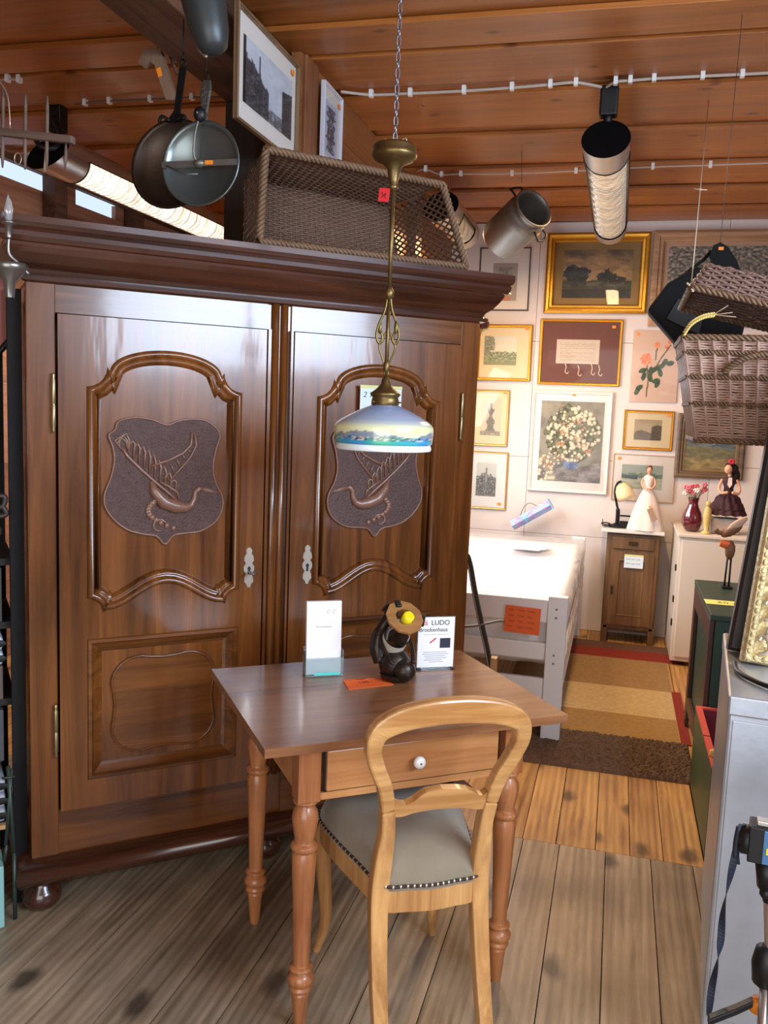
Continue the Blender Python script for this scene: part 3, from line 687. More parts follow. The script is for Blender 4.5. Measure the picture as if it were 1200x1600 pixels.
# leaflet holder with leaflets
Mh = (Vector(onZ(475, 1058, TZ)), Vector(onZ(537, 1055, TZ))); rz = math.atan2((Mh[1]-Mh[0]).y, (Mh[1]-Mh[0]).x); c0 = (Mh[0]+Mh[1])/2
h = thing('leaflet_holder', 'clear acrylic leaflet holder with turquoise foot strip on the table', 'holder', (c0.x, c0.y, TZ), rz)
CLEAR = mat('clear_acrylic', '#e6f4f6', .05, trans=.9)
b = MB(); b.box(-.056, .056, -.004, -.002, 0, .055).box(-.056, -.054, -.002, .036, 0, .075).box(.054, .056, -.002, .036, 0, .075).box(-.056, .056, -.004, .036, 0, .002).box(-.056, .056, .034, .036, 0, .08)
b.build('tray', CLEAR, h); MB().box(-.03, .045, -.0048, -.0042, .004, .012).build('foot_strip', mat('turquoise_strip', '#5fd0c8', .4), h)
lf = thing('leaflet_stack', 'stack of tall white leaflets with faint grey print standing in the clear holder', 'leaflets', (c0.x, c0.y, TZ), rz)
b = MB(T(0, .008, .004)@RX(-4)); b.box(-.051, .051, .0, .018, 0, .212); b.build('leaflets', PAPER, lf)
GREYP = mat('faint_grey_print', '#b9b9bd', .6); Mt = T(0, .008, .004)@RX(-4)
b = MB(Mt@T(.025, -.0006, .182)); b.tube([(-.012+.004*math.cos(i*.7), 0, .006*math.sin(i*.7)) for i in range(9)], .0008, 5); b.tube([(.004+.004*math.cos(i*.7), 0, .006*math.sin(i*.7)) for i in range(9)], .0008, 5); b.build('emblem', GREYP, lf)
text('printed_line', 'Brockenhaus', .009, Mt@T(-.024, -.0006, .136)@TXY, GREYP, lf)
# orange price card
p = [onZ(*q, TZ) for q in ((545, 1078), (615, 1070), (600, 1059), (536, 1063))]
oc = thing('price_card', 'orange price card with scribbled writing lying flat on the table', 'card', (p[0]+p[2])/2)
cc = (p[0]+p[2])/2; b = MB(); b.hexa([q-cc for q in p], [q-cc+Vector((0, 0, .0012)) for q in p]); b.build('card', ORANGE, oc)
dirx = (p[1]-p[0]).normalized(); ang = math.atan2(dirx.y, dirx.x)
text('scribble', '150.-', .022, T(-.02, -.012, .0013)@RZ(math.degrees(ang)), mat('dark_red_ink', '#7a2010', .6), oc)
text('scribble', 'Tisch', .013, T(-.035, .016, .0013)@RZ(math.degrees(ang)), mat('dark_red_ink', '#7a2010', .6), oc)
# upright sign "PräLUDO Brockenhaus"
q0, q1 = onZ(650, 1046, TZ), onZ(708, 1044, TZ); rz2 = math.atan2((q1-q0).y, (q1-q0).x); cs = (q0+q1)/2; ws = (q1-q0).length
sg = thing('table_sign', 'small upright shop sign printed PräLUDO Brockenhaus beside the bottle holder', 'sign', (cs.x, cs.y, TZ), rz2)
b = MB(); b.box(-ws/2, ws/2, 0, .002, .002, .162).box(-ws/2, ws/2, -.012, .025, 0, .0025); b.build('acrylic_stand', CLEAR, sg)
b = MB(); b.box(-ws/2+.002, ws/2-.002, -.0012, -.0004, .006, .16); b.build('flyer', PAPER, sg)
b = MB(); b.box(-ws/2, -ws/2+.012, -.014, .002, 0, .004).box(ws/2-.012, ws/2, -.014, .002, 0, .004); b.build('foot', BLACKP, sg)
text('sign_text', 'Prä', .022, T(-ws/2+.001, -.0016, .136)@TXY, mat('magenta_red_print', '#d8203c', .5), sg)
text('sign_text', 'LUDO', .021, T(-ws/2+.041, -.0016, .136)@TXY, INK, sg)
text('sign_text', 'Brockenhaus', .0172, T(-ws/2+.004, -.0016, .116)@TXY, INK, sg)
b = MB(); b.box(.012, .045, -.0016, -.0012, .065, .095); b.build('printed_picture', mat('navy_print', '#2a2c40', .5), sg)
b = MB()
for k, (x0, x1) in enumerate(((-.04, .035), (-.042, .04), (-.035, .03), (-.03, .036), (-.036, .02), (-.02, .025))): b.box(x0, x1, -.0016, -.0012, .052-.006*k, .0532-.006*k)
b.box(-.04, .04, -.0016, -.0012, .106, .1068); b.build('printed_lines', mat('blue_grey_print', '#6c7ea0', .5), sg)
MB(T(-.01, -.0015, .088)@RY(-38)).box(-.012, .012, 0, .0004, -.002, .002).build('printed_arrow', mat('magenta_red_print', '#d8203c', .5), sg)
# metal figure bottle holder with bottle
fp = onZ(618, 1062, TZ); fg = thing('bottle_holder_figure', 'dark metal figure holding a wine bottle in its arms, with a small hammer arm', 'figurine', (fp.x, fp.y, TZ), A1+.05)
DM = mat('dark_bronze_metal', '#3b322c', .38, .7, bump=.25, bscale=50)
b = MB(); b.ball((0, .012, .045), (.046, .046, .047), 20); b.ball((.012, -.028, .035), (.034, .034, .034), 16); b.lathe([(.03, 0), (.042, .006), (.046, .02)], 20)
b.tube(cr([(-.035, .03, .05), (-.045, .04, .095), (-.028, .048, .14), (-.005, .05, .17)], 5), [.022]*5+[.02]*5+[.017]*6, 12)
b.build('body', DM, fg)
b = MB(); b.ball((.002, .05, .188), (.021, .022, .024), 14); b.lathe([(.0, .214), (.015, .210), (.026, .196), (.028, .192), (.02, .19)], 16, T(.0, .05, 0)); b.tube([(-.004, .028, .186), (-.004, .022, .182)], .004); b.build('head', DM, fg)
b = MB(); b.tube(cr([(.01, .045, .165), (.045, .04, .158), (.085, .035, .16)], 5), .0045, 8); b.k = 1; b.lathe([(.011, -.018), (.0115, .018)], 14, T(.094, .035, .162)@RX(12)); b.build('hammer_arm', [OLDALU, DM], fg)
b = MB(); 
for s in (-1, 1): b.tube(cr([(s*.02-.01, .045, .14), (s*.045, .01, .11), (s*.038, -.03, .075), (s*.03, -.045, .06)], 5), .006, 8)
b.build('arms', DM, fg)
bo = thing('wine_bottle', 'dark green wine bottle with yellow cap held slanted in the metal figure', 'bottle', (fp.x, fp.y, TZ), A1+.05)
Mb = T(-.004, .040, .082)@RX(43); b = MB(Mb)
b.lathe([(.03, -.0), (.036, .006), (.036, .075), (.031, .095), (.016, .118), (.0145, .150)], 24); b.build('bottle_body', mat('black_bottle_glass', '#0b100e', .08, 0, .8), bo)
b = MB(Mb); b.lathe([(.0366, .012), (.0366, .06)], 24, caps=False); b.build('bottle_label', mat('cream_label', '#c9c2b0', .5), bo)
b = MB(Mb); b.lathe([(.0155, .145), (.0165, .148), (.0165, .170), (.012, .172)], 20); b.build('yellow_cap', mat('yellow_cap', '#ead81c', .35), bo)
b = MB(Mb@T(-.006, .006, .150)); n = 10
for r0, r1, z0, z1 in ((.027, .055, 0, .007),):
    P = [(math.cos(2*PI*(i+.5)/n), math.sin(2*PI*(i+.5)/n)) for i in range(n)]
    vs = [(r0*x, r0*y, z) for z in (z0, z1) for x, y in P]+[(r1*x, r1*y, z) for z in (z0, z1) for x, y in P]; fs = []
    for i in range(n):
        k = (i+1) % n; fs += [(n+i, 3*n+i, 3*n+k, n+k), (i, k, 2*n+k, 2*n+i), (2*n+i, 2*n+k, 3*n+k, 3*n+i), (i, n+i, n+k, k)]
    b.add(vs, fs, False)
wrg = thing('wooden_collar', 'ten-sided wooden ring with dark clasp sitting round the bottle neck', 'ring', (fp.x, fp.y, TZ), A1+.05)
b.build('wooden_ring', wood('ring_wood', '#7c532f', '#a9773f', 'X', .5), wrg)
MB(Mb@T(-.014, .050, .156)@RX(0)).box(-.008, .008, -.012, .010, -.006, .008).build('clasp', BLACKP, wrg, bevel=.002)
# ------------------------------------------------------------------ wicker
def weave(b, base, top, closed, rows, sp, r, amp, sub=2, stakes=True, rs=None, jit=.15, sides=5, bulge=False):
    """base/top: polylines (same count) of Vectors; weavers run along them, stakes go up."""
    n = len(base); B = [Vector(p) for p in base]; Tp = [Vector(p) for p in top]
    if closed: B.append(B[0]); Tp.append(Tp[0])
    cum = [0]
    for i in range(1, len(B)): cum.append(cum[-1]+(B[i]-B[i-1]).length)
    K = max(4, round(cum[-1]/sp)); K += (K % 2 if closed else 0)
    def at(s, t):
        d = s*cum[-1]; i = 0
        while i < len(cum)-2 and cum[i+1] < d: i += 1
        f = (d-cum[i])/max(1e-9, cum[i+1]-cum[i]); p = B[i].lerp(B[i+1], f); q = Tp[i].lerp(Tp[i+1], f)
        nr = (B[i+1]-B[i]).cross(Tp[i]-B[i]).normalized()
        return p.lerp(q, t), nr
    rnd = random.Random(rows)
    for j in range(rows):
        t = (j+.5)/rows; pts = []
        for k in range(K*sub+(0 if closed else 1)):
            s = k/(K*sub); p, nr = at(s, t+rnd.uniform(-1, 1)*jit/rows); pts.append(p+nr*((-amp*abs(math.sin(PI*k/sub)) if bulge else amp*math.cos(PI*k/sub+PI*j))))
        b.tube(pts, r*rnd.uniform(.85, 1.15), sides, closed)
    if stakes:
        for k in range(K+(0 if closed else 1)):
            p, nr = at(k/K, 0); q, _ = at(k/K, 1); b.tube([p, p.lerp(q, .5), q], rs or r*1.1, 5)
def braid(b, path, R, r, closed=True, step=.018):
    P = [Vector(p) for p in path]
    if closed: P.append(P[0])
    cum = [0]
    for i in range(1, len(P)): cum.append(cum[-1]+(P[i]-P[i-1]).length)
    N = max(8, int(cum[-1]/(step/4)))
    for ph in range(3):
        pts = []
        for k in range(N if closed else N+1):
            d = cum[-1]*k/N; i = 0
            while i < len(cum)-2 and cum[i+1] < d: i += 1
            f = (d-cum[i])/max(1e-9, cum[i+1]-cum[i]); p = P[i].lerp(P[i+1], f); t = (P[i+1]-P[i]).normalized()
            a = Vector((0, 0, 1)) if abs(t.z) < .9 else Vector((0, 1, 0)); u = t.cross(a).normalized(); v = t.cross(u)
            w_ = 2*PI*d/step/1.5+ph*2*PI/3; pts.append(p+(u*math.cos(w_)+v*math.sin(w_))*R)
        b.tube(pts, r, 5, closed)
# basket lying on its side on the wardrobe, mouth to the room
bk = thing('wicker_basket', 'large dark brown wicker basket lying on its side on top of the wardrobe', 'basket', wl(.4, -.03, 2.024), A0)
def B_(u, v, z): return Vector((u, v, z))
u0, u1, z0, z1 = -.075, .72, .012, .285
u0, u1 = (onP(395, 300, WP+WN*.04, WN)-WP).dot(WU)-.4, (onP(712, 425, WP+WN*.04, WN)-WP).dot(WU)-.4
rim = [B_(u0, 0, .012), B_(u1, 0, .014), B_(u1-.11, 0, .272), B_(u0+.015, 0, .285)]
bot = [B_(u0+.06, .30, .02), B_(u1-.10, .30, .02), B_(u1-.16, .30, .25), B_(u0+.06, .30, .27)]
def sub_(P, n=3): 
    out = []
    for i in range(len(P)): out += [P[i].lerp(P[(i+1) % len(P)], k/n) for k in range(n)]
    return out
b = MB(); weave(b, [bot[3], bot[2]], [rim[3], rim[2]], False, 26, .022, .0045, .004); weave(b, [bot[0], bot[1]], [rim[0], rim[1]], False, 26, .022, .0045, .004); weave(b, [bot[0], bot[3]], [rim[0], rim[3]], False, 26, .022, .0045, .004)
b.build('side_wall', WICKD, bk)
b = MB()      # open crossed lattice at the right end
for k in range(-8, 22):
    for s in (1, -1):
        a = k/12; P = []
        for j in range(9):
            t = j/8; y_ = a+s*t*.7 if s > 0 else a+.7-t*.7
            if 0 <= y_ <= 1: P.append((bot[1].lerp(bot[2], y_)).lerp(rim[1].lerp(rim[2], y_), t)+Vector((.002*s, 0, 0)))
        if len(P) > 1: b.tube(P, .0035, 5)
b.build('lattice_end', WICKD, bk)
b = MB(); weave(b, [bot[0], bot[1]], [bot[3], bot[2]], False, 34, .020, .0046, .0045); b.build('woven_bottom', WICKD, bk)
b = MB(); braid(b, sub_(rim), .008, .0065, True, .03); braid(b, [rim[3]+Vector((0, .02, .004)), rim[2]+Vector((0, .02, .004))], .007, .006, False, .03); b.build('braided_rim', WICKRIM, bk)
b = MB(); braid(b, [bot[0]+Vector((0, .01, 0)), bot[1]+Vector((0, .01, 0)), bot[2]+Vector((0, .01, 0)), bot[3]+Vector((0, .01, 0))], .006, .006, True, .03); b.build('foot_braid', WICKD, bk)

# hanging willow trunk
TX0, TX1, TY0 = .168, .70, 2.60
tr = thing('picnic_hamper', 'reddish willow picnic trunk with raised lid hanging on a string at the right', 'basket', (TX0, TY0, 1.49))
W_, D_, Hh = .52, .34, .285
def rect(x0, x1, y0, y1, z): return [Vector((x0, y0, z)), Vector((x1, y0, z)), Vector((x1, y1, z)), Vector((x0, y1, z))]
base = rect(.045, W_-.035, .02, D_-.02, 0); top = rect(-.012, W_, 0, D_, Hh)
b = MB(); weave(b, base, top, True, 40, .033, .0037, .0085, 4, True, .0045, bulge=True)
b.build('body_weave', WICKL, tr)
b = MB()
for t in (.36, .62, .86): L_ = [base[i].lerp(top[i], t) for i in range(4)]; braid(b, sub_(L_), .0055, .003, True, .02)
braid(b, sub_(top), .006, .0045, True, .03); braid(b, sub_(base), .006, .0045, True, .03); b.build('band', WICKRIM, tr)
b = MB(); weave(b, [base[0], base[1]], [base[3], base[2]], False, 24, .03, .004, .003); b.build('base', WICKLID, tr)
b = MB(); P = cr([(.10, -.008, .19), (.14, -.03, .225), (.20, -.04, .24), (.27, -.04, .24), (.34, -.03, .225), (.38, -.008, .19)], 8); braid(b, P, .006, .0045, False, .02); b.build('handle', WICKRIM, tr)
ld = MB(T(.02, .0, .0)); Ml = T(.0, 0, .415)@RY(13)@RX(-3)
lb = [Ml@p for p in rect(-.005, .56, -.03, D_-.02, 0)]; lt = [Ml@p for p in rect(.02, .54, 0, D_-.05, .075)]
ld = MB(); weave(ld, lb, lt, True, 10, .03, .0042, .005, 2, True, .004); weave(ld, [lt[0], lt[1]], [lt[3], lt[2]], False, 26, .03, .0045, .004); lid = ld.build('lid', WICKLID, tr)
b = MB(); braid(b, sub_(lb), .006, .0045, True, .03); b.build('lid_braid', WICKRIM, lid)
b = MB()      # inner cloth-dark lining so the trunk reads as closed inside
b.box(.05, W_-.05, .03, D_-.03, .006, .012); b.build('lining', mat('dark_lining', '#2a2124', .9), tr)
p0 = Vector((TX0, TY0, 1.49))+lb[0]; hk = onZ(1107, 158, 2.864)
st = MB(); P = [p0+Vector((0, 0, .0)), p0.lerp(hk, .5)+Vector((0, 0, -.004)), Vector((hk.x, hk.y, 2.864))]; st.tube(P, .0018, 5)
kk = p0.lerp(hk, .42); st.tube([kk+Vector((-.02, 0, .003)), kk, kk+Vector((.022, 0, -.002))], .002, 5); st.ball(kk, .005, 8); st.tube([p0+Vector((-.012, -.005, .01)), p0, p0+Vector((.006, -.006, -.014))], .003, 5)
tag(st.build('hanging_string', mat('jute_string', '#c9b79c', .8)), 'thin knotted string running from the ceiling to the lid corner of the willow trunk', 'string')
# straw ear and dry sprig stuck into the trunk corner
sp_ = thing('straw_sprig', 'pale yellow straw sprig stuck in the front corner of the willow trunk', 'dried plant', (TX0, TY0-.012, 1.775))
b = MB(); P = cr([(-.015, 0, 0), (.005, 0, .035), (.035, 0, .055), (.07, 0, .062)], 6); b.tube(P, .0015, 5)
for i, q in enumerate(P[2:-2]):
    for s in (-1, 1): b.ball(q+Vector((0, s*.003, s*.004)), (.006, .0025, .0035), 6, RY(-30+20*s))
b.build('ear', mat('pale_straw', '#d9c070', .7), sp_)
b = MB()
for a, l in ((35, .045), (8, .05), (-5, .06)): b.tube([(.06, 0, .06), (.06+l*math.cos(math.radians(a)), 0, .06+l*math.sin(math.radians(a)))], .0011, 5)
b.build('stalks', mat('straw_stalk', '#c9a888', .7), sp_)
# ------------------------------------------------------------------ black bag hanging behind the trunk
bp = onY(1085, 480, 3.2); bg = thing('handbag', 'black leather handbag with long strap hanging behind the willow trunk', 'bag', (bp.x, 3.2, bp.z))
def rel(x, y, Y=3.2): q = onY(x, y, Y); return (q.x-bp.x, q.z-bp.z)
LEA = mat('black_leather', '#070708', .95, bump=.2, bscale=60); out = [rel(1010, 487), rel(1042, 445), rel(1085, 420), rel(1130, 425), rel(1170, 470), rel(1150, 560), rel(1060, 545)]
b = MB(); b.poly([out[::-1]], -.05, .05); b.build('bag_body', LEA, bg, bevel=.012, fix=True)
b = MB(); b.poly([[rel(1040, 500), rel(1058, 470), rel(1100, 480), rel(1090, 525)]], -.056, -.05); b.build('front_pocket', mat('dark_tartan', '#2e3230', .8, var=.4, bscale=80), bg)
b = MB(); hh = [(rel(1120, 392)[0], 0, rel(1120, 392)[1])]
P = [rel(*q) for q in ((1045, 448), (1075, 425), (1100, 405), (1112, 392))]; b.tube([(x, 0, z) for x, z in P], .006, 8)
b.poly([[rel(*q) for q in ((1108, 402), (1113, 386), (1124, 381), (1136, 388), (1150, 410), (1160, 440), (1112, 440))]], -.03, .03); b.build('strap', LEA, bg)
b = MB(); q = rel(1125, 391); b.box(q[0]-.008, q[0]+.008, -.033, -.0305, q[1]-.005, q[1]+.005); b.build('price_sticker', STICK, bg)
q = onY(1125, 385, 3.2); b = MB(); b.tube([(q.x, 3.2, q.z), (q.x+.01, 3.2, 2.864)], .0012, 5); b.build('hanging_wire', mat('thin_wire', '#5a5048', .5, .5), bg, loc=(-bp.x, -3.2, -bp.z))

# ------------------------------------------------------------------ ceiling lights, cables
RIB = mat('ribbed_light_lens', '#e8e0d0', .25, .3)
def lens_mat(name, col, st):
    m, t, bs = _base(name); N = t.nodes.new; L = t.links.new; tc = N('ShaderNodeTexCoord'); mp = N('ShaderNodeMapping'); mp.inputs['Scale'].default_value = (6, 42, 6)
    n1 = N('ShaderNodeTexNoise'); n1.inputs['Scale'].default_value = 1; n1.inputs['Detail'].default_value = 4; L(tc.outputs['Object'], mp.inputs[0]); L(mp.outputs[0], n1.inputs['Vector'])
    r = N('ShaderNodeMapRange'); r.inputs['From Min'].default_value = .35; r.inputs['From Max'].default_value = .7; r.inputs['To Min'].default_value = st*.25; r.inputs['To Max'].default_value = st
    L(n1.outputs['Fac'], r.inputs['Value']); L(r.outputs[0], bs.inputs['Emission Strength']); bs.inputs['Emission Color'].default_value = lin(col)
    bs.inputs['Base Color'].default_value = lin('#b0aca4'); bs.inputs['Metallic'].default_value = .6; bs.inputs['Roughness'].default_value = .3; return m
def tube_light(x, y0, y1, label, col, power, st, loop=False, near=True):
    R = .094; z = 2.645
    t = thing('ceiling_tube_light', label, 'lamp', (x, y0, z), 0, None)
    L = y1-y0
    b = MB(); seg = 28
    def cyl(ya, yb, r0=R, a0=0, a1=2*PI, inner=False):
        vs = []; 
        for yy in (ya, yb):
            for i in range(seg+1): a = a0+(a1-a0)*i/seg; vs.append((r0*math.cos(a), yy+(.08*(1+math.sin(a)) if yy == 0 else 0), r0*math.sin(a)))
        b.add(vs, [(i, i+1, i+seg+2, i+seg+1) for i in range(seg)], True)
    cyl(0, .26); cyl(L-.14, L); cyl(.26, L-.14, R, 0, PI); cyl(.26, L-.14, R-.003, 0, PI)
    b.build('housing', ALU, t, fix=False)
    sl = [(R*math.cos(2*PI*i/32), -.001+.08*(1+math.sin(2*PI*i/32)), R*math.sin(2*PI*i/32)) for i in range(32)]; b = MB(); b.add(sl, [tuple(range(32))]); b.tube(sl, .0025, 6, True)
    b.build('end_cap', MATTB, t)
    b = MB(); b.add([(R*math.cos(2*PI*i/32), L+.001, R*math.sin(2*PI*i/32)) for i in range(32)], [tuple(reversed(range(32)))]); b.build('end_cap', MATTB, t)
    b = MB()
    vs = []; ny = 40; 
    b = MB(); cyl(.26, L-.14, R-.012, PI, 2*PI); b.build('lens', lens_mat('ribbed_lens_glow', col, st), t)
    b = MB(); 
    for yy in np.linspace(.27, L-.15, 46): b.tube([((R-.008)*math.cos(a), yy+.006*math.sin(9*a+yy*50), (R-.008)*math.sin(a)) for a in [PI+PI*i/14 for i in range(15)]], .0016, 4)
    b.build('louvre', ALU, t)
    b = MB(); b.tube([((R)*math.cos(a), .262, (R)*math.sin(a)) for a in [PI+PI*i/14 for i in range(15)]], .004, 5); b.tube([(R, .262, 0), (R, L-.14, 0)], .003, 5); b.tube([(-R, .262, 0), (-R, L-.14, 0)], .003, 5); b.build('edge_strip', BLACKP, t)
    if near: b = MB(); b.box(-.036, .036, .12, .18, .105, .223); b.tube([(0, .15, .115), (0, .15, .08)], .018, 10); b.build('ceiling_bracket', BLACKP, t, bevel=.008)
    if near: b = MB(); b.box(-.02, .02, L-.11, L-.07, .08, .223); b.build('ceiling_bracket', BLACKP, t, bevel=.006)
    else: b = MB(); b.tube([(0, .3, .09), (0, .3, .218)], .002, 5); b.build('hanging_wire', OLDALU, t)
    if loop:
        b = MB(); b.tube(cr([(.03, .08, .15), (.06, .07, .10), (.085, .05, .05), (.075, .02, .0), (.03, -.01, -.005), (0, -.01, .03)], 6), .012, 8); b.build('cable_loop', BLACKP, t)
    l = bpy.data.lights.new('tube_glow', 'AREA'); l.shape = 'RECTANGLE'; l.size = .1; l.size_y = L-.45; l.energy = power; l.color = col_l(col)
    o = bpy.data.objects.new('tube_glow', l); COL.objects.link(o); o.parent = t; o.location = (0, (L+.1)/2, -R-.004)
    return t
def col_l(c): q = lin(c); return q[:3]
tube_light(-.13, 3.64, 5.45, 'silver ceiling tube light with black end cap right of the milk can', '#ffd4a0', 32, .75)
tube_light(-2.60, 3.50, 5.9, 'long silver ceiling tube light with black cable loop at the left behind the hanging pans', '#ffe6cc', 34, 2.6, True)
q = onZ(685, 322, 2.64)
tube_light(-1.02, 4.72, 5.55, 'short glimpse of silver ceiling tube light just behind the wicker basket', '#ffd4a0', 16, 1.5, near=False)
def cable(pts, label, m, r=.006, clips=None):
    c_ = thing('ceiling_cable', label, 'cable', pts[0]); p0 = Vector(pts[0])
    b = MB(); P = cr([Vector(p)-p0 for p in pts], 6); b.tube(P, r, 7); b.build('cable_sheath', m, c_)
    for p in (clips or pts[1:-1]):
        p = Vector(p)-p0; b = MB(); b.box(p.x-.008, p.x+.008, p.y-.011, p.y+.011, p.z-.011, p.z+.02); b.build('cable_clip', WHITE, c_)
CG = mat('grey_cable', '#b8aca0', .5)
def cz(L, z=2.85): return [onZ(x, y, z) for x, y in L]
cable(cz([(532, 143), (580, 148), (641, 146), (725, 142), (800, 137), (860, 132), (900, 129), (940, 136)]), 'grey ceiling cable with white clips running from the partition to the right tube light', CG)
cable(cz([(948, 136), (962, 128), (985, 126), (1022, 123), (1098, 119), (1160, 116), (1240, 112)]), 'grey ceiling cable with white clips running right from the tube light bracket', CG)
cable(cz([(652, 268), (665, 265), (690, 273), (720, 272), (800, 271), (900, 267), (1020, 261), (1110, 258), (1240, 253)]), 'thin grey ceiling cable behind the tube light over the back wall', CG, .004)
cable(cz([(118, 163), (133, 161), (171, 158), (235, 155), (300, 152), (345, 152)]), 'dark ceiling cable with clips at the left above the hanging pans', mat('brown_cable', '#6a5648', .6), .005)
cable(cz([(0, 125), (12, 124), (30, 125)], 2.855)+cz([(34, 126)], 2.857), 'short pale cable end on the ceiling far left', CG, .004, [])
# small wire hook in the ceiling
q = onZ(660, 150, 2.864); b = MB(); b.tube([q, q-Vector((0, 0, .035))], .001, 5)
for k in range(5): a = k*1.3; b.tube(cr([q-Vector((0, 0, .035)), q+Vector((.018*math.cos(a), .01*math.sin(a), -.045)), q+Vector((.026*math.cos(a), .012*math.sin(a), -.038))], 4), .001, 5)
tag(b.build('wire_hook', mat('rusty_wire', '#a06a40', .6, .6)), 'tiny rusty wire hook hanging from the ceiling boards right of the lamp chain', 'hook')

# ------------------------------------------------------------------ milk can
mc = thing('milk_can', 'dented aluminium milk can hanging tilted from the ceiling with its mouth up', 'milk can', onY(808, 350, 4.6))
c0 = Vector(onY(808, 350, 4.6)); a_ = Vector(onY(845, 316, 4.52))-Vector(onY(781, 377, 4.75)); a_.normalize()
Mq = a_.to_track_quat('Z', 'Y').to_matrix().to_4x4()
b = MB(Mq); b.lathe([(.02, -.155), (.085, -.155), (.108, -.15), (.112, -.14), (.113, .05), (.112, .085), (.104, .10), (.095, .112), (.097, .122), (.105, .13), (.107, .142), (.102, .146), (.096, .142), (.088, .122), (.086, .0), (.086, -.13), (.02, -.14)], 32, caps=False); b.build('can_body', OLDALU, mc)
b = MB(Mq)
for s in (-1, 1):
    Rz = RZ(s*90+20)
    b.tube([Rz@Vector(p) for p in cr([(.105, -.03, .10), (.135, -.035, .10), (.15, -.02, .085), (.15, .02, .085), (.135, .035, .10), (.105, .03, .10)], 5)], .006, 7)
b.build('handle', IRON, mc)
MB(Mq@RZ(-60)@T(.112, 0, .07)).box(-.001, .002, -.01, .01, -.008, .008).build('price_sticker', STICK, mc)
b = MB(); b.tube([Vector(onY(815, 286, 4.6))-c0, Vector((0, .02, 2.864-c0.z))], .0015, 5); b.build('hanging_wire', mat('thin_wire', '#5a5048'), mc)

# ------------------------------------------------------------------ pans, kettle, axe, rake
def pos(x, y, Y): return Vector(onY(x, y, Y))
pc = pos(279, 264, 2.45)
pn = thing('frying_pan', 'old iron frying pan with long black handle hanging from the beam behind the strainer', 'pan', pc)
Mp = RX(90)@Matrix.Identity(4)
b = MB(RX(82)); b.lathe([(.0, -.004), (.10, -.004), (.128, .03), (.133, .038), (.130, .040), (.124, .032), (.098, 0), (.0, 0)], 40, caps=False); b.lathe([(.1325, .036), (.136, .039), (.1325, .042)], 40, caps=False); b.build('pan_bowl', mat('worn_dark_iron', '#4a3c32', .42, .7, bump=.2, bscale=20, var=.35), pn)
b = MB(); b.bar([(.0, -.03, .125), (.005, -.02, .16), (.012, 0, .29)], [.05, .02, .022], .006, Vector((1, 0, 0)), Vector((0, 1, 0))); b.tube([(.012+.008*math.cos(t), 0, .30+.01*math.sin(t)) for t in [i*PI/5 for i in range(10)]], .003, 5, True); b.build('handle', IRON, pn)
b = MB()
for s in (-1, 1): b.tube(cr([(s*.012, -.034, .128), (s*.035, -.04, .14), (s*.045, -.036, .125)], 4), .005, 6)
b.build('bracket', IRON, pn)
b = MB(); b.tube([(.012, 0, .308), (.012, .0, 2.655-pc.z), ], .002, 5); b.tube(cr([(.012, 0, .33), (.018, -.01, .318), (.012, -.012, .308), (.006, -.006, .31)], 4), .0025, 5); b.build('hook', IRON, pn)
sc = pos(322, 262, 2.35)
sn = thing('food_mill', 'round grey aluminium food mill with crank hanging by its handle from the beam', 'kitchen sieve', sc)
b = MB(RX(86)); b.lathe([(.0, .0), (.095, .0), (.108, .012), (.1165, .03), (.1195, .035), (.1165, .037), (.108, .03), (.10, .016), (.0, .012)], 40, caps=False); b.build('mill_bowl', mat('dull_aluminium', '#77807f', .32, .85, bump=.1, bscale=9, var=.3), sn)
b = MB(); b.box(-.115, .115, -.046, -.040, -.008, .008); b.build('cross_bar', OLDALU, sn)
b = MB(); b.tube(cr([(.0, -.044, 0), (-.01, -.055, .02), (-.004, -.062, .07), (.01, -.066, .115)], 5), .003, 7); b.ball((.0, -.045, 0), (.018, .012, .012), 12); b.tube([(-.1, -.047, -.004), (-.04, -.05, -.03), (0, -.05, -.03)], .0025, 5); b.build('crank', OLDALU, sn)
b = MB(); b.ball((.010, -.062, .125), (.018, .015, .021), 14); b.k = 1; b.ball((.010, -.078, .125), .004, 8); b.build('crank_knob', [BLACKP, OLDALU], sn)
b = MB(); b.bar([(.0, -.02, .108), (0, -.015, .15), (0, -.006, .215), (0, 0, .238)], [.024, .024, .034, .024], .008, Vector((1, 0, 0)), Vector((0, 1, 0)))
b.build('handle', mat('ribbed_handle', '#55524c', .5, .6, bump=.6, bscale=90), sn, bevel=.004)
b = MB(); b.tube(cr([(0, 0, .232), (.006, -.004, .25), (0, 0, .262), (-.004, 0, .27), (0, 0, 2.655-sc.z)], 4), .002, 5); b.build('hook', IRON, sn)
MB().box(.02, .044, -.048, -.0465, -.005, .006).build('price_sticker', STICK, sn)
kc = pos(322, 84, 2.1)
kt = thing('enamel_pot', 'dark grey pot hanging by its wire bail high above the wardrobe at the top edge', 'pot', kc)
b = MB(T(-.005, 0, .11)@RY(-14)); b.lathe([(.0, -.115), (.022, -.113), (.037, -.1), (.048, -.06), (.054, 0), (.056, .08), (.057, .13), (.054, .13)], 28, caps=False); b.build('pot_body', mat('dark_grey_enamel', '#3c4040', .42, .4), kt)
b = MB(); b.tube(cr([(-.062, 0, .19), (-.045, 0, .09), (-.028, 0, .03), (-.018, 0, .008), (0, 0, -.008), (.0, 0, .005)], 5), .0022, 6); b.ball((0, 0, -.002), .006, 8); b.build('wire_bail', ALU, kt)
b = MB(); b.tube(cr([(0, .0, .24), (-.10, .02, .30), (-.16, .03, .30), (-.2, .03, .2)], 3), .001, 4); b.tube([(0, 0, .24), (0, 0, 2.864-kc.z)], .0015, 4); b.build('hanging_wire', IRON, kt)
ac = pos(250, 118, 2.7)
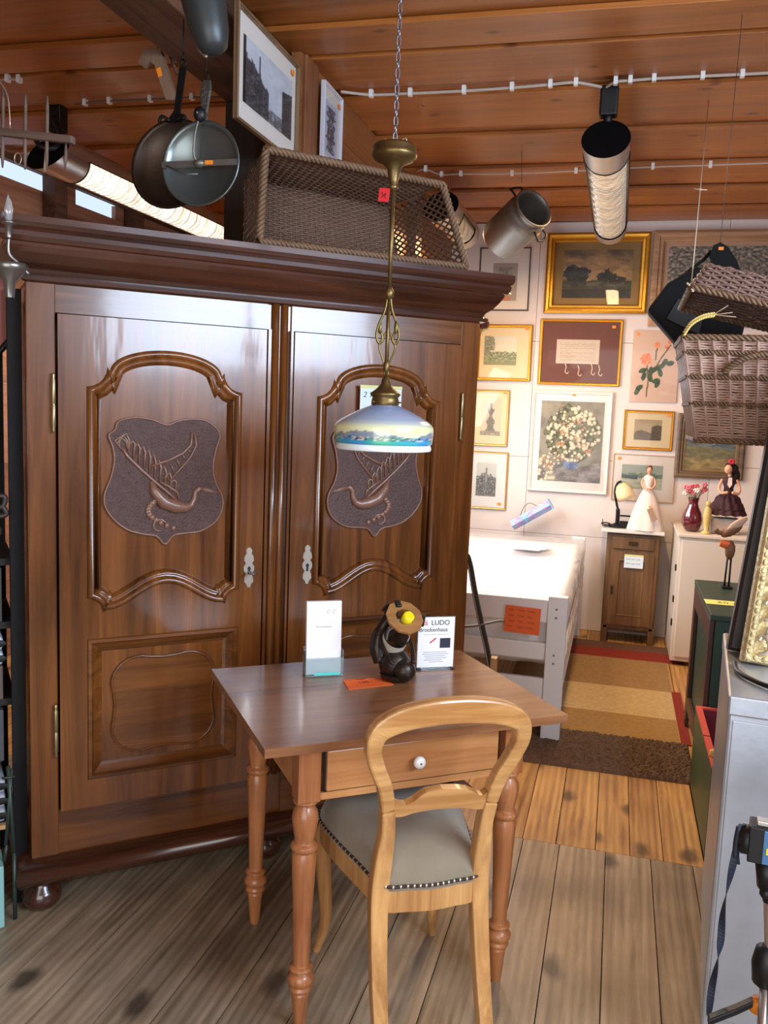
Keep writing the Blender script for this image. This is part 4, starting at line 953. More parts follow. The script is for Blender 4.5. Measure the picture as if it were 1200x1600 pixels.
ax = thing('wooden_bracket', 'axe-shaped grey wooden bracket with an orange sticker hooked behind the beam', 'wooden tool', ac)
R2p = lambda x, y: (pos(x, y, 2.7).x-ac.x, pos(x, y, 2.7).z-ac.z)
b = MB(); b.poly([[R2p(*q) for q in ((219, 100), (226, 82), (240, 75), (253, 80), (262, 108), (277, 158), (262, 158), (244, 103), (236, 98), (226, 106))][::-1]], -.012, .012); b.build('shaped_board', wood('grey_tool_wood', '#6a5140', '#8a6c54', 'Z', .6), ax)
q = R2p(252, 115); MB(T(q[0], 0, q[1])@RY(-18)).box(-.008, .008, -.0135, -.0125, -.014, .014).build('price_sticker', STICK, ax)
b = MB(); b.tube([(R2p(262, 85)[0], .02, R2p(262, 85)[1]), (R2p(272, 112)[0], .02, R2p(272, 112)[1])], .006, 6); b.tube([(-.01, .0, .05), (-.0, .0, 2.864-ac.z)], .002, 5); b.build('peg', OLDBEAM, ax)
rc = pos(60, 212, 1.9)
rk = thing('hay_rake_head', 'old wooden rake head with upright tines hanging at the upper left corner', 'rake', rc)
R3 = lambda x, y: (pos(x, y, 1.9).x-rc.x, 0, pos(x, y, 1.9).z-rc.z)
RAKEW = wood('weathered_rake_wood', '#4d3b30', '#6e584a', 'X', .7)
b = MB(); b.bar([R3(-60, 200), R3(115, 219)], .018, .018, Vector((0, 0, 1)), Vector((0, 1, 0))); b.build('rake_bar', RAKEW, rk, bevel=.003)
for x, ya, yb in ((-35, 130, 262), (5, 138, 262), (40, 145, 265), (74, 150, 265), (103, 222, 265)):
    b = MB(); b.tube([R3(x, ya), R3(x, ya+20), R3(x-1, yb-15), R3(x-1, yb)], [.002, .0045, .0045, .002], 7); b.build('tine', RAKEW, rk)
b = MB(); b.tube([R3(74, 219), R3(70, 268)], .004, 6); b.tube(cr([R3(-2, 125), R3(12, 150), R3(16, 200)], 4), .0015, 5); b.tube([R3(-2, 125), (R3(-2, 125)[0], 0, 2.864-rc.z)], .0015, 5)
b.tube([Vector(R3(28, 248))+Vector((.010*math.cos(t), 0, .014*math.sin(t))) for t in [i*PI/6 for i in range(12)]], .0012, 5, True); b.build('hanging_wire', NICKEL, rk)
# ------------------------------------------------------------------ pictures
def hash2(i, j, s=0): return (math.sin(i*127.1+j*311.7+s*74.7)*43758.5453) % 1
def mix(a, b, t): t = min(1, max(0, t)); return tuple(a[i]*(1-t)+b[i]*t for i in range(3))
def art_city(u, v):
    g = .78+.06*fbm(u*3, v*3); roof = .55+.25*math.sin(u*5+.5)*(1 if u < .45 else 0)
    l = .62-.9*max(0, u-.12)+.10*(hash2(int(u*14), 1)-.5)
    if u < .5 and v < l+.12: g = .16+.25*abs(fbm(u*14, v*18))+.1*hash2(int(u*30), int(v*30))
    if abs(u-.31) < .012+.02*max(0, .8-v) and v < .88: g = .25
    if u > .78 and v < .75-.3*(1-u): g = .22+.22*abs(fbm(u*16, v*22, 3, 2))
    if v < .22: g = min(g, .35+.4*abs(fbm(u*9, v*9, 3, 5)))
    if u < .05: g = .1
    return (g, g, g*1.02)
def art_portrait(u, v):
    g = .80; d = abs(u-.5)
    if v < .72 and d < .12+.30*max(0, .5-v)+.05*math.sin(v*20): g = .38+.3*abs(fbm(u*14, v*14))
    if ((u-.5)**2*1.5+(v-.8)**2) < .008: g = .45
    if v < .12: g = .5+.3*abs(fbm(u*10, v*10))
    return mix((0, 0, 0), (.86, .80, .68), g+.1)
def art_sketchtree(u, v):
    g = .84
    if abs(u-.5+.1*math.sin(v*6)) < .07+.22*abs(fbm(3, v*8)) and .12 < v < .9: g = .30+.5*abs(fbm(u*12, v*14, 4))
    return (g*.95, g*.96, g)
def art_landscape(u, v):
    sky = mix((.74, .56, .34), (.34, .24, .15), abs(v-.55)*2+.5*fbm(u*3, v*4)); c = sky
    if v < .36+.03*fbm(u*5, 1): c = mix((.20, .17, .10), (.32, .28, .16), .5+fbm(u*8, v*14))
    for cx, cy, r in ((.12, .52, .13), (.28, .50, .12), (.20, .42, .12), (.62, .46, .09), (.72, .43, .07), (.55, .42, .05), (.85, .36, .06)):
        if (u-cx)**2+((v-cy)*.8)**2 < (r*(1+.5*fbm(u*14, v*14, 3, cx*9)))**2: c = mix((.12, .12, .08), (.24, .21, .13), .5+fbm(u*20, v*20))
    if .25 < v < .33 and .35 < u < .9: c = mix(c, (.50, .45, .33), .35+.6*fbm(u*6, v*30))
    if v < .18: c = mix(c, (.1, .09, .06), .6)
    return c
def art_watercolor(u, v):
    c = mix((.86, .82, .70), (.80, .79, .72), v)
    if v < .38: c = mix((.42, .46, .33), (.66, .66, .50), .5+fbm(u*8, v*20))
    if v < .46+.06*fbm(u*7, 3) and v > .3: c = mix((.35, .42, .32), (.72, .70, .55), .5+1.2*fbm(u*18, v*18))
    if u < .36 and (u-.08)**2+((v-.68))**2*.6 < .07*(1+fbm(u*10, v*10)): c = mix((.40, .42, .36), (.62, .62, .52), .5+fbm(u*22, v*22))
    if v < .12: c = (.55, .55, .40)
    return c
def art_parchment(u, v):
    c = (.77, .70, .62)
    if int(v*26) % 2 == 0 and .08 < u < .92 and .1 < v < .92 and fbm(u*40, v*26) > -.2: c = (.68, .60, .52)
    return c
def art_rose(u, v):
    c = (.84, .72, .64)
    def stem(pts):
        for (a, b2), (c2, d) in zip(pts, pts[1:]):
            t = max(0, min(1, ((u-a)*(c2-a)+(v-b2)*(d-b2))/((c2-a)**2+(d-b2)**2+1e-9)))
            if (u-a-t*(c2-a))**2+((v-b2-t*(d-b2))*1.4)**2 < .00022: return True
    if stem([(.36, .08), (.38, .3), (.33, .52)]) or stem([(.38, .3), (.62, .62), (.8, .8)]) or stem([(.5, .6), (.52, .78)]): c = (.42, .36, .25)
    for cx, cy, a in ((.2, .2, .5), (.28, .36, 1.2), (.25, .44, .3), (.42, .34, 2), (.55, .3, .2), (.58, .26, 1), (.5, .46, .5), (.62, .5, .3), (.7, .56, 1.), (.82, .55, .2), (.62, .42, 2), (.42, .44, 1.4), (.16, .15, 1)):
        dx = (u-cx); dy = (v-cy)*1.35; x = dx*math.cos(a)+dy*math.sin(a); y = -dx*math.sin(a)+dy*math.cos(a)
        if (x/.085)**2+(y/.05)**2 < 1: c = mix((.17, .26, .18), (.32, .40, .26), .5+fbm(u*30, v*30))
    for cx, cy, r in ((.3, .60, .115), (.52, .80, .06), (.78, .86, .05), (.72, .78, .04)):
        d = math.hypot(u-cx, (v-cy)*1.35)
        if d < r*(1+.2*fbm(u*12, v*12)): c = mix((.95, .62, .42), (.86, .45, .33), .5+fbm(u*20, v*20)*1.5)
    return c
_fr = random.Random(21); BLOS = []
while len(BLOS) < 260:
    a_ = _fr.uniform(0, 1); b_ = _fr.uniform(0, 1)
    if ((a_-.52)/.42)**2+((b_-.60)/.34)**2 < 1 or ((a_-.14)/.14)**2+((b_-.10)/.12)**2 < 1 or ((a_-.2)/.2)**2+((b_-.25)/.1)**2 < 1: BLOS.append((a_, b_, _fr.uniform(.010, .034), _fr.random()))
def art_flowers(u, v):
    c = mix((.46, .43, .36), (.60, .56, .48), .5+fbm(u*3, v*3))
    if v < .22+.03*math.sin(u*8): c = mix((.62, .58, .54), (.44, .41, .38), .5+fbm(u*6, v*12))
    if ((u-.52)/.13)**2+((v-.25)/.10)**2 < 1: c = mix((.36, .40, .50), (.54, .58, .66), .5+fbm(u*10, v*10))
    inb = ((u-.52)/.42)**2+((v-.60)/.34)**2 < 1+.5*fbm(u*6, v*6)
    if inb: c = mix((.28, .29, .20), (.52, .50, .38), .5+fbm(u*16, v*16))
    for a, b2, r, k in BLOS:
        d = ((u-a)**2+((v-b2)*1.25)**2)**.5
        if d < r*(1+.35*fbm(u*40, v*40, 2, k*9)): c = mix((.95, .90, .78), (.70, .62, .48), d/r*.8) if k < .8 else mix((.82, .62, .44), (.62, .44, .32), d/r)
    return c
def art_engraving(u, v):
    g = .82-.1*v
    if v < .35: g = .35+.4*abs(fbm(u*8, v*16))
    if u > .62 and v < .75-.4*abs(u-.85) : g = .22+.3*abs(fbm(u*16, v*16))
    if .05 < u < .6 and .2 < v < .38+.1*math.sin(u*6): g = .3+.4*abs(fbm(u*14, v*14, 3, 3))
    return mix((.12, .09, .05), (.85, .74, .58), g)
def art_town(u, v):
    g = .80
    if v < .72+.12*(hash2(int(u*9), 3)-.5)-.3*abs(u-.5): g = .28+.45*abs(fbm(u*12, v*12))+.12*hash2(int(u*22), int(v*22))
    if abs(u-.5) < .06 and v < .85: g = .45+.2*hash2(1, int(v*14))
    return (g*.98, g*.95, g*.88)
def art_harbour(u, v):
    c = mix((.70, .68, .56), (.60, .64, .58), v)
    if .45 < v < .65+.08*fbm(u*6, 2): c = mix((.35, .44, .40), (.55, .58, .50), .5+fbm(u*8, v*8))
    if v < .45: c = mix((.62, .66, .58), (.80, .78, .66), .5+fbm(u*4, v*16))
    if u < .4 and abs(v-.5+.1*u) < .07: c = (.26, .30, .28)
    return c
def art_dunes(u, v):
    c = mix((.42, .44, .42), (.26, .29, .30), abs(fbm(u*3, v*9))*1.8)
    if v < .52-.1*u: c = mix((.46, .42, .26), (.34, .34, .24), .5+fbm(u*6, v*14))
    if v < .25: c = mix((.60, .52, .32), (.42, .36, .22), .5+fbm(u*5, v*10))
    return c
def art_moire(u, v):
    g = .40+.35*fbm(u*28, v*28, 3); return (g*1.02, g*.93, g*.80)
def art_figure(u, v):
    c = (.68, .62, .56)
    if .2 < u < .8 and .45 < v < .9: c = mix((.48, .46, .42), (.70, .65, .58), .5+fbm(u*8, v*8))
    if .35 < u < .75 and v < .5: c = mix((.78, .52, .38), (.70, .60, .50), v*2)
    return c
def art_couple(u, v):
    g = .85
    if .08 < v < .92 and abs(u-.5) < .3*(1+.6*fbm(2, v*7)): g = .20+.9*abs(fbm(u*9, v*12, 4, 8))
    return (g*.9, g*.91, g*.97)
def picture(x0, z0, x1, z1, label, art, fm, fw=.02, fd=.025, mount=None, mm=None, res=70, glass=True, at=None, sticker=None, tiltz=0, mat2=None, liner=None):
    w, h = x1-x0, z1-z0; cx, cz_ = (x0+x1)/2, (z0+z1)/2
    if at is None: r = thing('framed_picture', label, 'picture', (cx, YB-.004, cz_))
    else:
        r = thing('framed_picture', label, 'picture'); r.matrix_world = at
    r_rot = RY(tiltz); 
    b = MB(r_rot)
    if fw > .002:
        o_ = [(-w/2, -h/2), (w/2, -h/2), (w/2, h/2), (-w/2, h/2)]
        b.mold(o_, [(0, -.001), (0, -fd*.8), (fw*.25, -fd), (fw*.5, -fd*.95), (fw*.62, -fd*.7), (fw*.85, -fd*.75), (fw, -fd*.45), (fw, -.002)], False); b.build('frame', fm, r)
    else: b.box(-w/2, w/2, -.008, -.001, -h/2, h/2); b.build('backing_board', mm or CREAM, r)
    iw, ih = w-2*fw, h-2*fw; mo = mount or (0, 0, 0, 0)   # left, right, bottom, top
    ax0, ax1, az0, az1 = -iw/2+mo[0], iw/2-mo[1], -ih/2+mo[2], ih/2-mo[3]
    if mount and fw > .002: b = MB(r_rot); b.poly([[(-iw/2, -ih/2), (iw/2, -ih/2), (iw/2, ih/2), (-iw/2, ih/2)]], -.005, -.002); b.build('mount', mm, r)
    if liner: b = MB(r_rot); b.mold([(ax0, az0), (ax1, az0), (ax1, az1), (ax0, az1)], [(-.006, -.0052), (-.004, -.0065), (0, -.0062)], False); b.build('liner', liner, r)
    aw, ah = ax1-ax0, az1-az0; ny = max(8, int(res*ah/max(aw, ah))); nx = max(8, int(res*aw/max(aw, ah)))
    paint_grid('artwork', aw, ah, art, nx, ny, r, r_rot@T((ax0+ax1)/2, -.0095 if fw <= .002 else -.0065, (az0+az1)/2), mat2)
    if glass: b = MB(r_rot); b.add([(-iw/2, -.010, -ih/2), (iw/2, -.010, -ih/2), (iw/2, -.010, ih/2), (-iw/2, -.010, ih/2)], [(0, 1, 2, 3)]); b.build('glass_pane', glass_pane(), r)
    if sticker:
        sx, sz = -w/2+w*sticker[0], -h/2+h*sticker[1]; b = MB(r_rot); b.box(sx-.012, sx+.012, -.0118 if glass else -.0078, -.0104 if glass else -.0068, sz-.009, sz+.009)
        if len(sticker) > 2: b.v = [v+Vector((0, -fd-.0 + .010, 0)) for v in b.v]
        b.build('price_sticker', STICK, r)
    return r
MW = mat('cream_mount', '#d8c6a0', .7); MWW = mat('white_mount', '#e2d8cc', .7); MBR = mat('brown_mount', '#6d4034', .7)
DKF = mat('thin_dark_frame', '#3a302a', .5); OAK = wood('pale_oak_frame', '#8a6444', '#b48a64', 'X', .5)
picture(-1.04, 2.262, -.68, 2.70, 'small print in a thin dark frame, topmost left beside the milk can', art_figure, DKF, .008, .015, (.09, .08, .06, .10), MWW, 40)
picture(-.57, 2.245, .125, 2.79, 'dark stormy landscape painting in a wide gold frame', art_landscape, GOLD, .062, .045, (.055, .05, .045, .05), mat('gold_brown_slip', '#8c6a34', .5, .3), 130, sticker=(.18, .93))
picture(.14, 2.165, .98, 2.80, 'grey mottled panel in a wide light brown wooden frame behind the handbag', art_moire, OAK, .075, .035, (.03, .03, .03, .03), mat('dusty_slip', '#a88466', .6), 120, glass=False)
picture(-1.03, 1.766, -.637, 2.165, 'misty green watercolour with a tree in a gold frame beside the wardrobe', art_watercolor, GOLD, .022, .022, (.03, .085, .09, .06), MW, 90, sticker=(.9, .93))
picture(-.585, 1.75, -.02, 2.207, 'parchment sheet with ribbons on a brown mount in a thin gold frame', art_parchment, GOLD, .02, .02, (.10, .13, .13, .12), MBR, 80, sticker=(.89, .89))
picture(.052, 1.65, .362, 2.136, 'frameless glass picture of an orange rose branch', art_rose, None, .0, .01, None, mat('rose_paper', '#d0ab95', .6), 110, sticker=(.1, .95))
picture(-1.04, 1.295, -.775, 1.70, 'small engraved portrait of a seated lady in a gold frame', art_portrait, PALEGOLD, .016, .02, (.045, .04, .06, .05), MW, 60, sticker=(.88, .96))
picture(-.612, .99, -.055, 1.709, 'large white-framed print of a lush white flower bouquet in a blue vase', art_flowers, mat('white_frame', '#e6ddd2', .5), .022, .025, (.045, .03, .055, .05), MWW, 170, sticker=(.52, .965))
picture(.028, 1.32, .361, 1.593, 'small sepia village engraving in a gold frame right of the bouquet print', art_engraving, GOLD, .018, .02, (.055, .06, .05, .045), MW, 60, sticker=(.88, .9))
picture(-1.04, .835, -.76, 1.254, 'town engraving with white mount in a thin gold frame, lowest beside the wardrobe', art_town, PALEGOLD, .012, .018, (.04, .07, .08, .07), MWW, 70, sticker=(.82, .1))
picture(-.025, .962, .391, 1.287, 'pale green harbour print in a thin cream frame behind the bride doll', art_harbour, mat('cream_frame', '#c9ae94', .5), .008, .015, (.055, .07, .075, .065), MWW, 80, sticker=(.1, .9))
picture(.385, 1.145, .83, 1.584, 'dune landscape painting in a dark carved frame below the willow trunk', art_dunes, wood('dark_painting_frame', '#4a3a2a', '#7a6248', 'X', .5), .05, .035, (.01, .01, .01, .01), mat('slip_gold', '#9a7c4c', .5, .4), 90, glass=False)
# curled ribbons of the parchment picture
b = MB()
for x, zz in ((-.40, 1.875), (-.31, 1.86), (-.22, 1.87), (-.17, 1.865)): b.tube(cr([(x, YB-.0125, zz+.03), (x+.01, YB-.0125, zz), (x+.004, YB-.0125, zz-.03), (x+.02, YB-.0125, zz-.045), (x+.028, YB-.0125, zz-.03)], 5), .0035, 5)
tag(b.build('ribbon_seals', mat('pale_ribbon', '#d8bca8', .6)), 'pale curled ribbons hanging below the parchment sheet inside its gold frame', 'ribbon')
# two photographs on the beam and the partition, left of the ceiling
def side_pic(Xp, c4, label, art, fm, fw, mount, res):
    P = [Vector((0, 0, CH))+ray(x, y)*(Xp/ray(x, y).x) for x, y in c4]     # TL TR BR BL
    y0 = (P[0].y+P[3].y)/2; y1 = (P[1].y+P[2].y)/2; z1 = (P[0].z+P[1].z)/2; z0 = (P[2].z+P[3].z)/2
    Mx = Matrix.Translation((Xp-.02, (y0+y1)/2, (z0+z1)/2))@Matrix.Rotation(PI/2, 4, 'Z')
    return picture(0, 0, y1-y0, z1-z0, label, art, fm, fw, .02, mount, MWW, res, True, Mx, (.9, .88))
side_pic(-1.215, ((375, 2), (470, 100), (467, 247), (372, 197)), 'framed black and white street photograph on the beam above the basket', art_city, wood('brown_photo_frame', '#5a4028', '#8a6a48', 'Z', .5), .012, (.05, .035, .06, .06), 120)
side_pic(-1.20, ((512, 133), (538, 151), (533, 264), (503, 254)), 'smaller framed drawing of figures on the partition behind the post', art_couple, mat('grey_white_frame', '#c8c8d0', .5), .006, (.03, .03, .03, .05), 80)
# dark dried rose beside the wardrobe
q = Vector(onY(755, 505, YB-.05)); dr_ = thing('dried_rose', 'dark dried rose twig fixed over the corner of the green watercolour', 'dried flower', q)
b = MB(); b.ball((-.005, 0, .0), .022, 10)
for k in range(7): a = k*.9; b.ball((.03*math.cos(a), -.004*k % .02, .03*math.sin(a)), (.014, .008, .012), 8)
b.build('flower_head', mat('dark_rose', '#4a2226', .8), dr_)
b = MB(); b.tube(cr([(0, .01, 0), (-.01, .02, -.05), (-.04, .02, -.12)], 4), .002, 5); b.tube([(0, .01, 0), (.0, .02, .05)], .002, 5); b.build('twig', mat('dark_twig', '#3a2a1c', .8), dr_)

# ------------------------------------------------------------------ bed
bd = thing('bed', 'white wooden single bed frame with a plastic-wrapped mattress against the back wall', 'bed', (-.66, 4.08, 0))
x0, x1 = -.46, .485
for sx in (x0, x1-.09):
    for yy, zt in ((-.03, .70), (2.05, .70)):
        b = MB(); b.box(sx, sx+.09, yy, yy+.045, 0, zt)
        b.build('leg', WHITE, bd, bevel=.004)
b = MB()
for zz in (.13, .17, .38, .42, .60, .64): b.add([(x1-.05+.006*math.cos(t), -.0305, zz+.006*math.sin(t)) for t in [i*PI/4 for i in range(8)]], [tuple(reversed(range(8)))])
b.build('screw_holes', mat('grey_hole', '#7a7a80', .6), bd)
for z0_, z1_ in ((.57, .68), (.39, .47), (.20, .30)):
    b = MB(); b.box(x0+.09, x1-.09, -.02, .005, z0_, z1_); b.build('foot_rail', WHITE, bd, bevel=.004)
b = MB(); b.box(x1-.03, x1-.005, .015, 2.05, .22, .36).box(x0+.005, x0+.03, .015, 2.05, .22, .36); b.build('side_rail', WHITE, bd, bevel=.003)
mt = thing('mattress', 'white mattress wrapped in clear plastic lying on the bed frame', 'mattress', (-.66, 4.08, 0))
def mbox(nm, xa, xb, ya, yb, za, zb, m, par, amp, sub=26):
    b = MB(); nx = ny = sub; nz = 8; pts = {}
    vs = []; fs = []
    def face(fn, na, nb_, flip=False):
        o0 = len(vs)
        for j in range(nb_+1):
            for i in range(na+1): vs.append(fn(i/na, j/nb_))
        for j in range(nb_):
            for i in range(na): a = o0+j*(na+1)+i; f = (a, a+1, a+na+2, a+na+1); fs.append(tuple(reversed(f)) if flip else f)
    lx = lambda t: xa+(xb-xa)*t; ly = lambda t: ya+(yb-ya)*t; lz = lambda t: za+(zb-za)*t
    face(lambda u, v: (lx(u), ly(v), zb), nx, ny*2); face(lambda u, v: (lx(u), ya, lz(v)), nx, nz); face(lambda u, v: (xb, ly(u), lz(v)), ny*2, nz); face(lambda u, v: (xa, ly(u), lz(v)), ny*2, nz, True); face(lambda u, v: (lx(u), yb, lz(v)), nx, nz, True)
    c = Vector(((xa+xb)/2, (ya+yb)/2, (za+zb)/2)); w2 = []
    for p in vs:
        p = Vector(p); d = Vector((p.x, p.y, p.z)); nn = noise.fractal(Vector((p.x*5, p.y*5, p.z*9)), .6, 2, 4)*amp
        for ax_, hw in ((0, (xb-xa)/2), (1, (yb-ya)/2), (2, (zb-za)/2)):
            pass
        d += (p-c).normalized()*nn; w2.append(d)
    b.add(w2, fs, True); return b.build(nm, m, par, fix=True)
mbox('mattress_core', x0+.035, x1-.035, .03, 2.0, .37, .66, mat('white_ticking', '#efeeea', .7, bump=.2, bscale=30), mt, .004)
PL = bpy.data.materials.new('clear_plastic_film'); PL.use_nodes = True; t_ = PL.node_tree; t_.nodes.clear()
_o = t_.nodes.new('ShaderNodeOutputMaterial'); _m = t_.nodes.new('ShaderNodeMixShader'); _tr = t_.nodes.new('ShaderNodeBsdfTransparent'); _g = t_.nodes.new('ShaderNodeBsdfPrincipled'); _g.inputs['Base Color'].default_value = lin('#e8e4e0'); _g.inputs['Roughness'].default_value = .15; _m.inputs[0].default_value = .32
t_.links.new(_tr.outputs[0], _m.inputs[1]); t_.links.new(_g.outputs[0], _m.inputs[2]); t_.links.new(_m.outputs[0], _o.inputs[0])
mbox('plastic_wrap', x0+.02, x1+.004, .018, 2.03, .36, .69, PL, mt, .018, 34)
pp0 = onZ(805, 856, .702); pp = thing('paper_sheets', 'loose white printed sheets lying on the far end of the mattress', 'papers', (pp0.x+.06, pp0.y+.1, .702))
for k in range(3): MB(T(.012*k, .04*k, .0008*k+.001)@RZ(8*k-6)).box(-.11, .11, -.15, .10, 0, .0008).build('sheet', mat('lilac_white_paper', '#e9e4f2', .6), pp)
# orange notice on the foot rail
on = thing('orange_notice', 'square orange handwritten notice hanging on the foot rail of the bed', 'sign', onY(816, 969, 4.045))
MB(RY(2)).box(-.083, .083, -.0008, .0008, -.064, .064).build('card', ORANGE, on)
b = MB(RY(2)); rnd = random.Random(4)
for r_ in range(4):
    for wd in range(3):
        xx = -.07+wd*.046+rnd.uniform(0, .008); zz = .045-r_*.027; b.tube([(xx+i*.0042, -.0014, zz+.005*math.sin(i*2.2+wd)) for i in range(8 if (r_+wd) % 3 else 6)], .0009, 4)
b.build('handwriting', mat('dark_red_ink', '#7a2010'), on)
# blue and pink painted rail leaning above the bed
q0, q1 = Vector(onY(800, 822, 6.16)), Vector(onY(862, 787, 6.22)); bb = thing('painted_gutter', 'blue and pink painted angled wooden rail with wire handle leaning above the bed', 'toy', (q0+q1)/2)
d = (q1-q0); L_ = d.length/2; ag = math.degrees(math.atan2(d.z, d.x))
def art_boat(u, v): return mix((.45, .62, .86), (.86, .58, .78), .5+1.6*fbm(u*4, v*3)) if fbm(u*7, v*4, 3, 5) < .15 else (.55, .80, .90)
Mb_ = RY(-ag)
g_ = paint_grid('painted_face', 2*L_, .045, art_boat, 40, 10, bb, Mb_@T(0, -.012, .018)@RX(-30)); g2 = paint_grid('painted_face', 2*L_, .045, art_boat, 40, 10, bb, Mb_@T(0, -.012, -.018)@RX(40))
b = MB(Mb_); b.box(-L_, L_, .0, .012, -.03, .035); b.box(L_-.01, L_, -.035, .0, -.035, .045); b.build('rail_body', mat('blue_grey_wood', '#8fa6c6', .6), bb)
b = MB(Mb_); b.tube(cr([(-L_*.5, 0, .03), (-.02, 0, .075), (.03, 0, .08), (L_*.4, 0, .035)], 5), .002, 5); b.build('wire_handle', IRON, bb)
# ------------------------------------------------------------------ nightstand
ns = thing('nightstand', 'narrow brown wooden nightstand with drawer, door and white marble top against the back wall', 'nightstand', (.145, 6.05, 0))
NW = wood('brown_nightstand_wood', '#50341c', '#7e5a32', 'Z', .42, .2, .8)
b = MB(); b.box(-.165, .165, .0, .02, .10, .755).box(-.175, .175, .02, .24, .08, .76)
for sx in (-.175, .135): b.box(sx, sx+.04, .0, .04, 0, .12)
b.box(-.175, -.14, .2, .24, 0, .1).box(.14, .175, .2, .24, 0, .1); b.build('body', NW, ns, bevel=.003)
b = MB(); b.box(-.135, .135, -.012, -.0, .655, .735); d_ = b.build('drawer', NW, ns, bevel=.004)
b = MB(); b.box(-.03, .03, -.017, -.012, .685, .71); b.tube(cr([(-.018, -.017, .70), (-.012, -.028, .688), (.012, -.028, .688), (.018, -.017, .70)], 4), .003, 6); b.build('drawer_pull', mat('dark_bronze', '#4a3a24', .4, .8), d_)
b = MB(); b.poly([[(-.14, .13), (.14, .13), (.14, .635), (-.14, .635)], [(-.09, .19), (.09, .19), (.09, .585), (-.09, .585)]], -.012, 0); b.mold([(-.09, .19), (.09, .19), (.09, .585), (-.09, .585)], [(0, -.012), (.008, -.014), (.014, -.002)], False); b.box(-.09, .09, -.003, -.001, .19, .585); d_ = b.build('door', NW, ns)
b = MB(); b.box(-.128, -.112, -.016, -.012, .34, .40); b.tube([(-.12, -.016, .36), (-.12, -.028, .36)], .003, 6); b.build('key_plate', mat('dark_bronze', '#4a3a24', .4, .8), d_)
b = MB(); b.box(-.215, .195, -.035, .245, .765, .79); b.build('marble_top', mat('white_marble', '#ded6ce', .25, 0, .3, var=.08, bscale=10), ns, bevel=.004)
pl_ = thing('price_label', 'pale blue handwritten price label taped to the nightstand door', 'sign', (.155, 6.034, .575))
MB().box(-.062, .062, -.0008, 0, -.045, .045).build('paper', mat('pale_blue_paper', '#d9e6ea', .6), pl_)
MB().box(-.062, .062, -.0016, -.001, .035, .047).build('tape_strip', mat('yellow_tape', '#d8d68a', .5), pl_)
b = MB(); rnd = random.Random(9)
for r_ in range(2):
    for wd in range(3): xx = -.05+wd*.034; zz = .015-r_*.03; b.tube([(xx+i*.004, -.0014, zz+.004*math.sin(i*2.4+wd)) for i in range(7)], .0009, 4)
b.build('handwriting', mat('blue_ink', '#20366a'), pl_)
# desk lamp on the nightstand
lp0 = Vector((.045, 6.15, .79)); dl = thing('desk_lamp', 'small desk lamp with cream shade and dark foot on the nightstand', 'lamp', (.03, 6.13, .79))
b = MB(); b.lathe([(.05, 0), (.062, .006), (.06, .014), (.03, .022), (.012, .03)], 20); b.build('base', IRON, dl)
b = MB(); b.tube(cr([(0, 0, .02), (0, 0, .11), (-.012, 0, .16), (-.028, 0, .24), (-.016, 0, .30), (.01, 0, .315)], 6), [.014]*8+[.008]*23, 8); b.build('arm', IRON, dl)
b = MB(T(.035, -.01, .235)@RY(-25)); b.lathe([(.012, .07), (.03, .062), (.05, .03), (.058, -.01), (.055, -.04)], 20, caps=False); b.build('lamp_shade', mat('cream_shade', '#e6cfa0', .5), dl).modifiers.new('s', 'SOLIDIFY').thickness = .003
# wire glasses / dark ring at the left end of the marble
b = MB()
q = Vector((-.045, 6.10, .793)); b.tube([q+Vector((.028*math.cos(t), .02*math.sin(t), .02+.004*math.sin(t))) for t in [i*PI/8 for i in range(16)]], .004, 6, True); b.tube([q+Vector((-.02, 0, 0)), q+Vector((-.022, 0, .05))], .003, 6); b.ball(q+Vector((0, 0, .004)), (.02, .015, .005), 10)
tag(b.build('candle_ring', IRON), 'small dark iron ring holder at the left end of the marble top', 'candle holder')
b = MB(T(.055, 6.08, .82)); b.box(-.01, .09, 0, .012, -.02, .02); b.box(-.01, .09, -.001, 0, .05, .062); b.box(.0, .09, 0, .05, -.03, -.02)
tag(b.build('toy_anvil', IRON), 'low dark iron block between the desk lamp and the bride doll', 'ornament')
# bride doll
bdl = thing('bride_doll', 'bride doll in a long white gown standing on the nightstand', 'doll', (.215, 6.09, .791))
GOWN = mat('white_gown', '#e9d8cc', .7, bump=.3, bscale=50)
b = MB(); N_ = 40; pr = [(.118, 0), (.112, .03), (.095, .10), (.072, .18), (.048, .24), (.026, .28), (.021, .295)]
vs = []; 
for r, z in pr:
    for i in range(N_): a = 2*PI*i/N_; rr = r*(1+.06*math.sin(8*a)*(1-z/.3)); vs.append((rr*math.cos(a), rr*.75*math.sin(a), z))
b.add(vs, [(j*N_+i, j*N_+(i+1) % N_, (j+1)*N_+(i+1) % N_, (j+1)*N_+i) for j in range(len(pr)-1) for i in range(N_)], True); b.lathe([(.021, .295), (.026, .32), (.034, .345), (.030, .362), (.012, .368)], 16, None, 1, .7); b.add(vs[:N_], [tuple(reversed(range(N_)))]); b.build('gown', GOWN, bdl)
b = MB(); b.lathe([(.009, .36), (.009, .385)], 10); b.ball((0, -.002, .402), (.018, .019, .023), 14); b.ball((0, -.021, .401), (.003, .004, .004), 6)
for s in (-1, 1): b.tube(cr([(s*.032, 0, .352), (s*.044, -.01, .315), (s*.028, -.035, .285), (s*.008, -.045, .28)], 5), .007, 8); b.ball((s*.006, -.046, .28), .008, 8)
b.build('body', SKIN, bdl)
b = MB()
for s in (-1, 1): b.ball((s*.007, -.0195, .404), (.0022, .0012, .0016), 6)
b.build('eyes', INK, bdl); b = MB(); b.ball((0, -.0195, .393), (.004, .0012, .0014), 6); b.build('mouth', mat('doll_lips', '#b0403c', .5), bdl)
